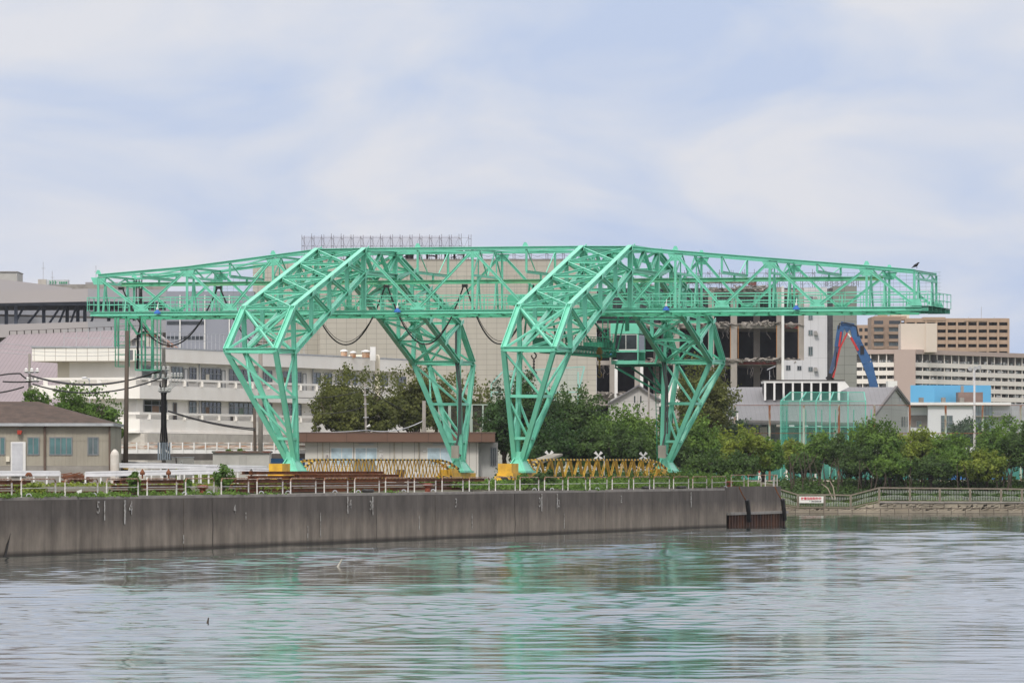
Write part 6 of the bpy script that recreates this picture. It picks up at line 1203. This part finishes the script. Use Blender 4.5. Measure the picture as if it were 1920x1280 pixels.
def veg():
    T = tree
    # left of the school
    T('dense dark green tree spreading over the tin shed roof', 152, 733, 830, 160, 545, 'mid', ncl=120, leaves=70, leaf=.3, lobes=4, rc=.28); T('small leafy sapling between the tin shed and the tank', 218, 800, 830, 26, 520, 'mid', ncl=10, leaves=50, leaf=.28, trunk=.08)
    T('sparse leafy tree round the foot of the left concrete pole', 66, 736, 800, 46, 544, 'mid', ncl=24, leaves=55, leaf=.26, trunk=.1)
    for i, (px, tp, w) in enumerate(((432, 842, 14), (455, 843, 22), (426, 842, 12))): bush(['green shrub on the road deck, left of the wider one', 'wide green shrub on the road deck above the grey hut', 'small shrub on the deck edge'][i], tuple(at(px, 852, 574)), w*.05/2*1.1, .25, 'mid', 6, 40, .2, seed=i)
    # big olive trees behind the office
    T('broad olive brown tree behind the left half of the office roof', 668, 700, 835, 165, 625, 'olive', ncl=200, leaves=75, leaf=.32, lobes=4, rc=.26); T('broad olive tree behind the middle of the office roof', 780, 696, 835, 175, 632, 'olive', ncl=210, leaves=75, leaf=.32, lobes=4, rc=.26)
    T('olive tree behind the dark net panels at the office end', 872, 712, 835, 130, 636, 'olive', ncl=150, leaves=70, leaf=.32, lobes=3, rc=.26); T('lower olive tree filling the gap over the office roof', 640, 735, 830, 110, 615, 'olive', ncl=110, leaves=70, leaf=.32, lobes=3, rc=.28)
    # dark trees in the middle
    g_ = 'dark trees behind the right portal'
    T('dark green tree behind the near right crane leg', 975, 715, 900, 150, 585, 'deep', ncl=170, leaves=85, leaf=.33, group=g_, rc=.28); T('tallest dark tree in the middle of the clump between the right portal legs', 1075, 738, 900, 165, 590, 'dark', ncl=210, leaves=85, leaf=.33, group=g_, rc=.28)
    T('dark tree with a paler crown left of the far right leg', 1180, 768, 900, 130, 583, 'mid', ncl=150, leaves=85, leaf=.33, group=g_, rc=.28); T('low dark tree filling under the middle trees', 1040, 800, 895, 170, 578, 'deep', ncl=100, leaves=80, leaf=.33, lobes=3, group=g_, rc=.3); T('low dark tree beside the far right foot', 1150, 800, 895, 160, 576, 'dark', ncl=100, leaves=80, leaf=.33, lobes=3, group=g_, rc=.3)
    T('small dark tree touching the brown fascia end', 945, 765, 880, 60, 590, 'deep', ncl=50, leaves=80, leaf=.33, group=g_, rc=.3)
    # conical brown green conifer
    T('tall brownish conifer behind the far right crane leg', 1318, 680, 845, 120, 655, 'olive', name='conifer', ncl=120, leaves=75, leaf=.34, rc=.28); T('grey green tree below the conifer behind the net', 1335, 765, 850, 130, 665, 'blue', ncl=70, leaves=60, leaf=.36, lobes=2)
    # trees on the yard corner to the right of the crane
    g_ = 'trees at the right end of the yard'
    for a in (('bright green tree close behind the far right foot', 1305, 788, 890, 95, 610, 'mid'), ('dark green tree low behind the far right foot', 1262, 815, 892, 70, 606, 'dark'), ('yellow green spreading tree before the rusty first net pole', 1385, 808, 892, 120, 625, 'yellow'), ('olive green tree in the dip before the second net pole', 1432, 828, 895, 80, 632, 'mid'), ('low dark tree under the yellow green one', 1350, 850, 896, 150, 602, 'dark')):
        T(*a, ncl=90, leaves=75, leaf=.34, group=g_, lobes=1 if a[4] < 110 else 2, rc=.3)
    # park trees on the far shore
    g_ = 'park trees along the far shore'
    pk = [('small yellow green park tree just past the quay corner', 1490, 832, 885, 70, 722, 'yellow'), ('yellow green park tree under the second net pole', 1535, 818, 890, 75, 716, 'mid'), ('dark park tree with dense low crown left of the tall one', 1590, 818, 900, 80, 712, 'dark'), ('tallest park tree with two dark tops before the gable', 1640, 793, 895, 100, 706, 'mid'), ('dark leafy lower crown left of the tallest park tree', 1612, 838, 905, 80, 704, 'dark'), ('bright yellow green park tree before the gable wall', 1688, 822, 905, 70, 710, 'yellow'), ('brownish yellow park tree before the white office', 1735, 812, 895, 90, 714, 'yellow'), ('green park tree below the glazed bay', 1778, 820, 905, 80, 710, 'mid'), ('dark blue green tree behind the park row at the glazed bay', 1815, 792, 850, 95, 800, 'blue'), ('low round park tree between the two big right crowns', 1800, 848, 908, 90, 704, 'mid'), ('large dark park tree with a pointed top near the right edge', 1872, 790, 910, 120, 708, 'mid'), ('large dark tree cut by the right picture edge', 1925, 800, 915, 90, 703, 'dark'), ('low yellow green tree under the large right one', 1850, 850, 915, 90, 701, 'yellow'), ('low dark tree beside the park tree trunks at the quay corner', 1505, 855, 895, 70, 712, 'dark'), ('low green crown filling below the gable trees', 1670, 855, 905, 90, 702, 'mid'), ('low green crown left of the big right tree', 1745, 860, 908, 80, 702, 'dark')]
    for i, a in enumerate(pk): tree(*a, base=2.6 if a[5] < 760 else 3.6, ncl=80, leaves=62, leaf=.36, group=g_, rc=.3, trunk=.16, name='park_tree')
    for i in range(26):   # thin trunks of the thicket
        pass
    b = MB()
    for i in range(90):
        x = R.uniform(1480, 1925); Y = R.uniform(699, 712); z0 = 1.5+(Y-694)*.1; p = Vector((XX(x, Y), Y, z0)); b.tube([p, p+Vector((R.uniform(-.5, .5), 0, R.uniform(1.5, 2.4))), p+Vector((R.uniform(-1, 1), 0, R.uniform(3, 4.2)))], .05, 5, radii=[R.uniform(.05, .11), .06, .03])
    tag(b.build('thicket_stems', BARK), 'thin stems of the undergrowth between the park trees', 'undergrowth', kind='stuff')
    for i, pts in enumerate((((1562, 936), (1552, 915), (1540, 906)), ((1566, 936), (1562, 912), (1555, 900)))):
        b = MB(); b.tube([at(x, y, 697) for x, y in pts], .06, 5, radii=[.09, .07, .03]); tag(b.build('bare_branch', mat('pale_bark', (.38, .32, .25))), ['pale bare stem leaning left above the white sign', 'pale bare stem rising right above the white sign'][i], 'branch')
    gens = []
    for k in range(230): x = R.uniform(1455, 1960); Y = R.uniform(696.5, 712); gens.append(((XX(x, Y), Y, 1.35+(Y-694)*.11), 1.4, .8, .8 if Y > 700 else .45, 70))
    weeds('bank_grass', 'dark green grass and undergrowth on the park bank', gens, 'dark', .30, 5)
    gens = []
    for k in range(120): x = R.uniform(1455, 1960); Y = R.uniform(695.6, 698.5); gens.append(((XX(x, Y), Y, 1.2 if x > 1640 else .8), 1.4, .4, .5, 40))
    weeds('shore_grass', 'brighter grass along the foot of the shore fence', gens, 'mid', .24, 6)
    # quay weeds
    gens = []
    for k in range(420):
        v = R.uniform(-178, -20); u = QU-R.choice([.35, .6, 1.2, 2, 3]); w = math.sin(v*.13)+math.sin(v*.047+1)+R.uniform(-.6, .6)
        if w > (1.3 if -150 < v < -68 else .55): P = G(u, v, 3.28); gens.append(((P.x, P.y, P.z), .5, .9, .16 if u > QU-1 else .3, 45))
    for k in range(60): v = R.uniform(-178, -150); P = G(QU-R.uniform(.15, 1.5), v, 3.28); gens.append(((P.x, P.y, P.z), .5, .9, .2, 70))
    weeds('coping_weeds', 'green weeds creeping over the quay coping and between the railings', gens, 'mid', .13, 8)
    gens = []
    for k in range(300):
        v = R.uniform(-62, 34); u = QU-R.uniform(1.6, 7); P = G(u, v, 3.3+min(.4, (QU-u)*.08)); gens.append(((P.x, P.y, P.z), 1.0, 1.6, R.uniform(.25, .6) if v > -30 else .3, 90))
    for k in range(60): v = R.uniform(12, 34); P = G(QU-R.uniform(3, 9), v, 3.6); gens.append(((P.x, P.y, P.z), 1.1, 1.6, .9, 110))
    weeds('quay_undergrowth', 'thick green creepers filling the quay behind the railings right of the crane foot', gens, 'mid', .2, 9)
    gens = []
    for k in range(160): px = R.uniform(0, 560); Y = R.uniform(400, 470); gens.append(((XX(px, Y), Y, 3.6), 1.4, 1, R.uniform(.12, .35), 35))
    for k in range(60): px = R.uniform(340, 400); Y = R.uniform(535, 560); gens.append(((XX(px, Y), Y, 3.6), 1.0, 1, .9, 60))
    weeds('yard_weeds', 'tufts of weeds in the left yard between the steel stacks and guardrails', gens, 'yellow', .2, 10)
    gens = []
    for k in range(150): px = R.uniform(940, 1290); Y = R.uniform(566, 574); gens.append(((XX(px, Y), Y, 3.6), 1.3, 1, 1.1, 70))
    weeds('hedge_undergrowth', 'dark undergrowth at the foot of the dark trees behind the right yellow lattice', gens, 'deep', .24, 11)
    u = QU-2.2
    for i, (px, w, top, k) in enumerate(((421, 42, 859, 'mid'), (251, 20, 873, 'mid'), (1008, 34, 884, 'dark'), (1030, 24, 872, 'dark'), (984, 26, 880, 'mid'), (352, 12, 893, 'mid'))):
        v = v_at(px, u); P = G(u, v, 3.25); Y = P.y; h = ZZ(top, Y)-P.z
        bush(['leafy green shrub taller than the railing left of the crane foot', 'thin tufted shrub below the brown pole', 'dark rounded shrub on the quay right of the near right foot', 'dark upright shrub right of the rounded one on the quay', 'soft green shrub before the near right crane foot', 'little shrub behind the railing left of the leafy one'][i], tuple(P), w*Y/F/2, h/2, k, 14, 90, .17, seed=20+i)
    P = G(QU-1.6, v_at(60, QU-1.6), 3.3); bush('yellowish heap of cut grass behind the left railings', tuple(P), 1.2, .35, 'yellow', 10, 80, .16, seed=40)
veg()
def yard_items():
    # rusty steel sections stacked along the quay
    n = 0
    def stack(lab, px0, px1, u0, rows, cols, m, h=.28, z=3.35, top=0):
        nonlocal n
        va, vb = v_at(px0, u0), v_at(px1, u0)
        t = None
        for r in range(rows):
            for c in range(cols):
                b = MB(); du = c*.42+R.uniform(-.05, .05); sh = R.uniform(-.8, .8); b.hbeam((u0-du, va+sh, z+h/2+r*(h+.03)), (u0-du, vb+sh, z+h/2+r*(h+.03)), .34, h, .03)
                b.v = [tuple(G(*p)) for p in b.v]; o = b.build('steel_section', m if R.random() < .75 else (RUST2 if m is RUST else RUST)); n += 1
                tag(o, lab+((', '+['bottom', 'second', 'third', 'fourth', 'topmost'][r]+' layer') if rows > 1 else '')+(', '+['water side', 'landward', 'hindmost'][c] if cols > 1 else ''), 'steel section', lab.replace('rusty steel section ', 'rusty sections '))
    stack('rusty steel section lying in the pile left of the leafy shrub', 226, 352, QU-3.2, 3, 2, RUST); stack('rusty steel section lying in the small pile at the far left', -20, 60, QU-3.0, 3, 2, RUST)
    stack('bright rusty channel lying along the quay below the shed window', 92, 198, QU-1.9, 1, 2, RUST2, h=.3, z=3.3); stack('rusty steel section in the long stack right of the leafy shrub', 444, 610, QU-3.4, 3, 3, RUST); stack('rusty steel section in the long stack before the left crane foot', 560, 745, QU-3.8, 4, 2, RUST2)
    stack('rusty steel section in the long stack between the crane feet', 690, 905, QU-4.2, 3, 3, RUST); stack('rusty steel section on top of the stack behind the railings', 470, 720, QU-4.6, 5, 2, RUST2, h=.26)
    stack('long rusty rail lying low before the right portal', 900, 1060, QU-5.5, 1, 2, RUST, h=.2, z=3.62); stack('long dark red rail lying low at the quay corner', 1345, 1440, QU-1.9, 1, 1, RUST, h=.2, z=3.3)
    # bollards, mooring rings
    BO = mat('bollard_rust_red', (.26, .07, .035), (.16, .045, .03), rough=.8, scale=3)
    for i, (px, lab) in enumerate(((380, 'rust red mooring bollard left of the leafy shrub'), (802, 'rust red mooring bollard below the yellow lattice'), (1366, 'square topped red mooring bollard near the quay corner'))):
        u = QU-1.25; v = v_at(px, u); P = G(u, v, 3.22); b = MB(); b.lathe(P, [(.24, 0), (.2, .1), (.18, .42), (.36, .5), (.38, .62), (.2, .68)], 14); o = b.build('mooring_bollard', BO, smooth=False); tag(o, lab, 'bollard', 'mooring bollards')
    HOOPS = 'first second third fourth fifth sixth seventh eighth ninth tenth eleventh twelfth thirteenth fourteenth fifteenth'.split()
    for i, px in enumerate((54, 176, 202, 346, 392, 490, 540, 628, 672, 757, 812, 1002, 1035, 1120, 1360)):
        u = QU-.3; v = v_at(px, u); P = G(u, v, 3.32 if px < 1365 else 3.43); b = MB(); b.tube([P+Vector((.14*math.cos(a), 0, .14*math.sin(a)+.02)) for a in [k*math.pi/6 for k in range(7)]], .035, 5); tag(b.build('mooring_ring', GALV), HOOPS[i]+' small grey mooring hoop counted from the left', 'mooring ring', 'mooring hoops on the coping')
    for i, px in enumerate((1278, 1212, 690)):
        u = QU-1.0; v = v_at(px, u); P = G(u, v, 3.42); b = MB(); b.tube([P+Vector((.32*math.cos(a), .32*math.sin(a), 0)) for a in [k*math.pi/8 for k in range(16)]], .12, 7, closed=True); tag(b.build('old_tyre', BLK), ['old tyre lying on the coping near the far right foot', 'old tyre in the creepers left of the far right foot', 'dark old tyre lying behind the chalked number three'][i], 'tyre')
    P = G(QU-1.5, v_at(141, QU-1.5), 3.3); b = MB(); b.prism([P, P+Vector((.35, 0, .05)), P+Vector((.38, 0, .4)), P+Vector((.1, 0, .3))], (0, .25, 0)); tag(b.build('white_block', WHP), 'broken white block lying before the bright rusty channel', 'block')
    # scrap heap near shed
    Y = 462; t = thing('scrap_heap', 'heap of rusty scrap rods beside the white guardrail by the shed', 'scrap heap', (XX(130, Y), Y, 3.6)); b = MB()
    for k in range(60): p = at(R.uniform(112, 150), R.uniform(889, 903), Y+R.uniform(-1, 1)); a = R.uniform(-.5, .5); b.beam(p, p+Vector((R.uniform(.4, 1.2), R.uniform(-.5, .5), a*.4)), .08)
    b.build('scrap_rod', RUST, t)
    for i, (px, lab) in enumerate(((54, 'curved rusty pipe bend above the guardrail by the shed'), (267, 'rusty pointed marker post behind the front guardrail'), (316, 'second rusty marker post behind the front guardrail'), (471, 'dark pointed marker post left of the near left foot'))):
        Y = 450; b = MB(); 
        if i == 0: b.tube([at(px+4*math.cos(a), 893-5*math.sin(a), Y) for a in [k*.5 for k in range(7)]], .13, 7)
        else: b.beam(at(px, 897, Y), at(px, 886, Y), .12); b.lathe(at(px, 886, Y), [(.16, -.15), (.2, 0), (.02, .3)], 8)
        tag(b.build('rusty_marker', RUST if i < 3 else DCON), lab, 'marker post')
    # bags and boxes behind the ties
    for i, (px, w, lab) in enumerate(((735, 16, 'white sack behind the yellow lattice, left of the brown crate'), (780, 34, 'long white covered bundle behind the yellow lattice'), (612, 20, 'white sack near the left end of the yellow lattice'))):
        Y = 540; p = at(px, 893, Y); b = MB(); r = w*Y/F/2; b.lathe((p.x, p.y, 3.7), [(r*.8, 0), (r, .35), (r*.8, .8), (r*.3, 1.0)], 9); tag(b.build('white_sack', mat('sack_white', (.68, .69, .71), (.55, .56, .58), scale=1.5)), lab, 'sack')
    tag(pbox(MB(), 743, 880, 758, 893, 541, 1.2, z0=3.7).build('brown_crate', mat('crate_brown', (.13, .08, .06))), 'dark brown crate behind the yellow lattice between white sacks', 'crate')
    tag(pbox(MB(), 663, 861, 702, 893, 556, 2, z0=3.7).build('grey_container', mat('bin_grey', (.24, .24, .21), (.19, .19, .17))), 'grey green metal skip standing by the office windows', 'skip')
    # crow on the right arm, floating sticks
    def bird():
        v = -4.9; u = u_at(1717, v); P = G(u, v, 21.2+.13); me = bpy.data.meshes.new('crow'); 
        b = MB(); q = lambda x, z, r: (Vector((P.x+x, P.y, ZZ(503, P.y)+z)), r)
        pts = [q(-.34, .02, .02), q(-.2, .12, .05), q(-.08, .2, .11), (q(.06, .27, .12)), q(.15, .36, .08), q(.19, .43, .065), q(.25, .45, .04), q(.33, .44, .01)]
        b.tube([p for p, r in pts], .1, 8, radii=[r for p, r in pts]); b.beam(pts[3][0]+Vector((.0, -.03, -.05)), pts[3][0]+Vector((.02, -.03, -.27)), .02); b.beam(pts[3][0]+Vector((.04, .04, -.05)), pts[3][0]+Vector((.06, .04, -.27)), .02)
        tag(b.build('crow', mat('crow_black', (.015, .015, .018), (.03, .03, .035)), smooth=True), 'black crow perched on the top chord near the right crane tip', 'bird')
    bird()
    for px, py, w in ((388, 1168, .05), (632, 1062, .07)):
        Y = CZ*F/(py-HZ); p = at(px, py, Y); p.z = 0; b = MB(); b.tube([p+Vector((0, 0, -.1)), p+Vector((.05 if w < .06 else .25, 0, .18 if w < .06 else .4))], w, 5, radii=[w, w*.4]); tag(b.build('floating_stick', BARK if w < .06 else mat('pale_stick', (.5, .47, .4))), 'thin dark stick poking out of the water at lower left' if w < .06 else 'pale slanted stick poking out of the water below the wall', 'stick')
    # ball players on the field
    def person(lab, px, py, Y, shirt, face=1, leg=.25):
        zf = 3.57; X = XX(px, Y); H = 1.72; t = thing('person', lab, 'person', (X, Y, zf)); verts = []; edges = []; rad = []
        def V(x, z, r, y=0): verts.append((x*face, y, z)); rad.append(r); return len(verts)-1
        pel = V(0, .92, .15); wa = V(0, 1.1, .13); ch = V(0.02, 1.34, .17); nk = V(.03, 1.5, .06); hd0 = V(.04, 1.57, .09); hd1 = V(.05, 1.68, .09); E_ = [(pel, wa), (wa, ch), (ch, nk), (nk, hd0), (hd0, hd1)]
        for s in (-1, 1):
            h = V(0, .86, .10, s*.1); k = V(.08*s*leg*4, .48, .075, s*.12); a = V(.1*s*leg*3, .08, .05, s*.12); f = V(.1*s*leg*3+.16, .03, .04, s*.12); E_ += [(pel, h), (h, k), (k, a), (a, f)]
            sh = V(0, 1.42, .07, s*.2); el = V(.05*s, 1.15, .05, s*.27); ha = V(.18*s+.1, .95, .04, s*.25); E_ += [(ch, sh), (sh, el), (el, ha)]
            for q in range(5): fi = V(.18*s+.12+.02*q, .88-.01*q, .012, s*.25+(q-2)*.02); E_.append((ha, fi))
        me = bpy.data.meshes.new('body'); me.from_pydata(verts, E_, []); o = bpy.data.objects.new('body', me); COL.objects.link(o); m = o.modifiers.new('s', 'SKIN'); me.skin_vertices.new() if not me.skin_vertices else None
        for i, sv in enumerate(me.skin_vertices[0].data): sv.radius = (rad[i], rad[i]); sv.use_root = (i == 0)
        sb = o.modifiers.new('u', 'SUBSURF'); sb.levels = 1; sb.render_levels = 1; dg = bpy.context.evaluated_depsgraph_get(); me2 = bpy.data.meshes.new_from_object(o.evaluated_get(dg)); bpy.data.objects.remove(o); o = bpy.data.objects.new('body', me2); COL.objects.link(o)
        SK = mat('skin', (.45, .28, .2)); me2.materials.clear(); [me2.materials.append(x) for x in (shirt, WHP, SK, BLK)]
        for p in me2.polygons: z = p.center.z; p.material_index = 2 if (z > 1.5 or (abs(p.center.y) > .22 and z < 1.12)) else (0 if z > .95 else (1 if z > .12 else 3)); p.use_smooth = True
        o.parent = t; b = MB(); b.lathe((X+.05*face, Y, zf+1.64), [(.11, 0), (.11, .06), (.06, .14)], 10); b.beam((X+.1*face, Y, zf+1.66), (X+.24*face, Y, zf+1.65), .14, .02); b.build('cap', shirt, t)
    rd = mat('shirt_red', (.35, .03, .05)); wh = WHP
    person('ball player in white trousers and red top nearest the quay corner railing', 1430, 890, 722, rd); person('ball player in white and a red cap left of the first shore trees', 1475, 887, 728, wh, -1, .3); person('ball player in white standing further right under the park trees', 1529, 889, 735, wh, 1, .2); person('ball player in red and white at the yard end behind the railings', 1424, 890, 719, rd, -1, .3)
yard_items()

# ------------------------------------------------------------ air
def haze():
    m = bpy.data.materials.new('haze'); m.use_nodes = True; t = m.node_tree; t.nodes.remove(t.nodes['Principled BSDF'])
    v = N(t, 'ShaderNodeVolumePrincipled', Density=HAZE); v.inputs['Color'].default_value = (.88, .92, 1, 1); v.inputs['Anisotropy'].default_value = 0.0
    t.links.new(v.outputs[0], t.nodes['Material Output'].inputs['Volume'])
    b = MB(); b.box(-500, 500, -70, 1700, -4, 75); o = b.build('haze', m); o['kind'] = 'stuff'
HAZE = .000035
haze()
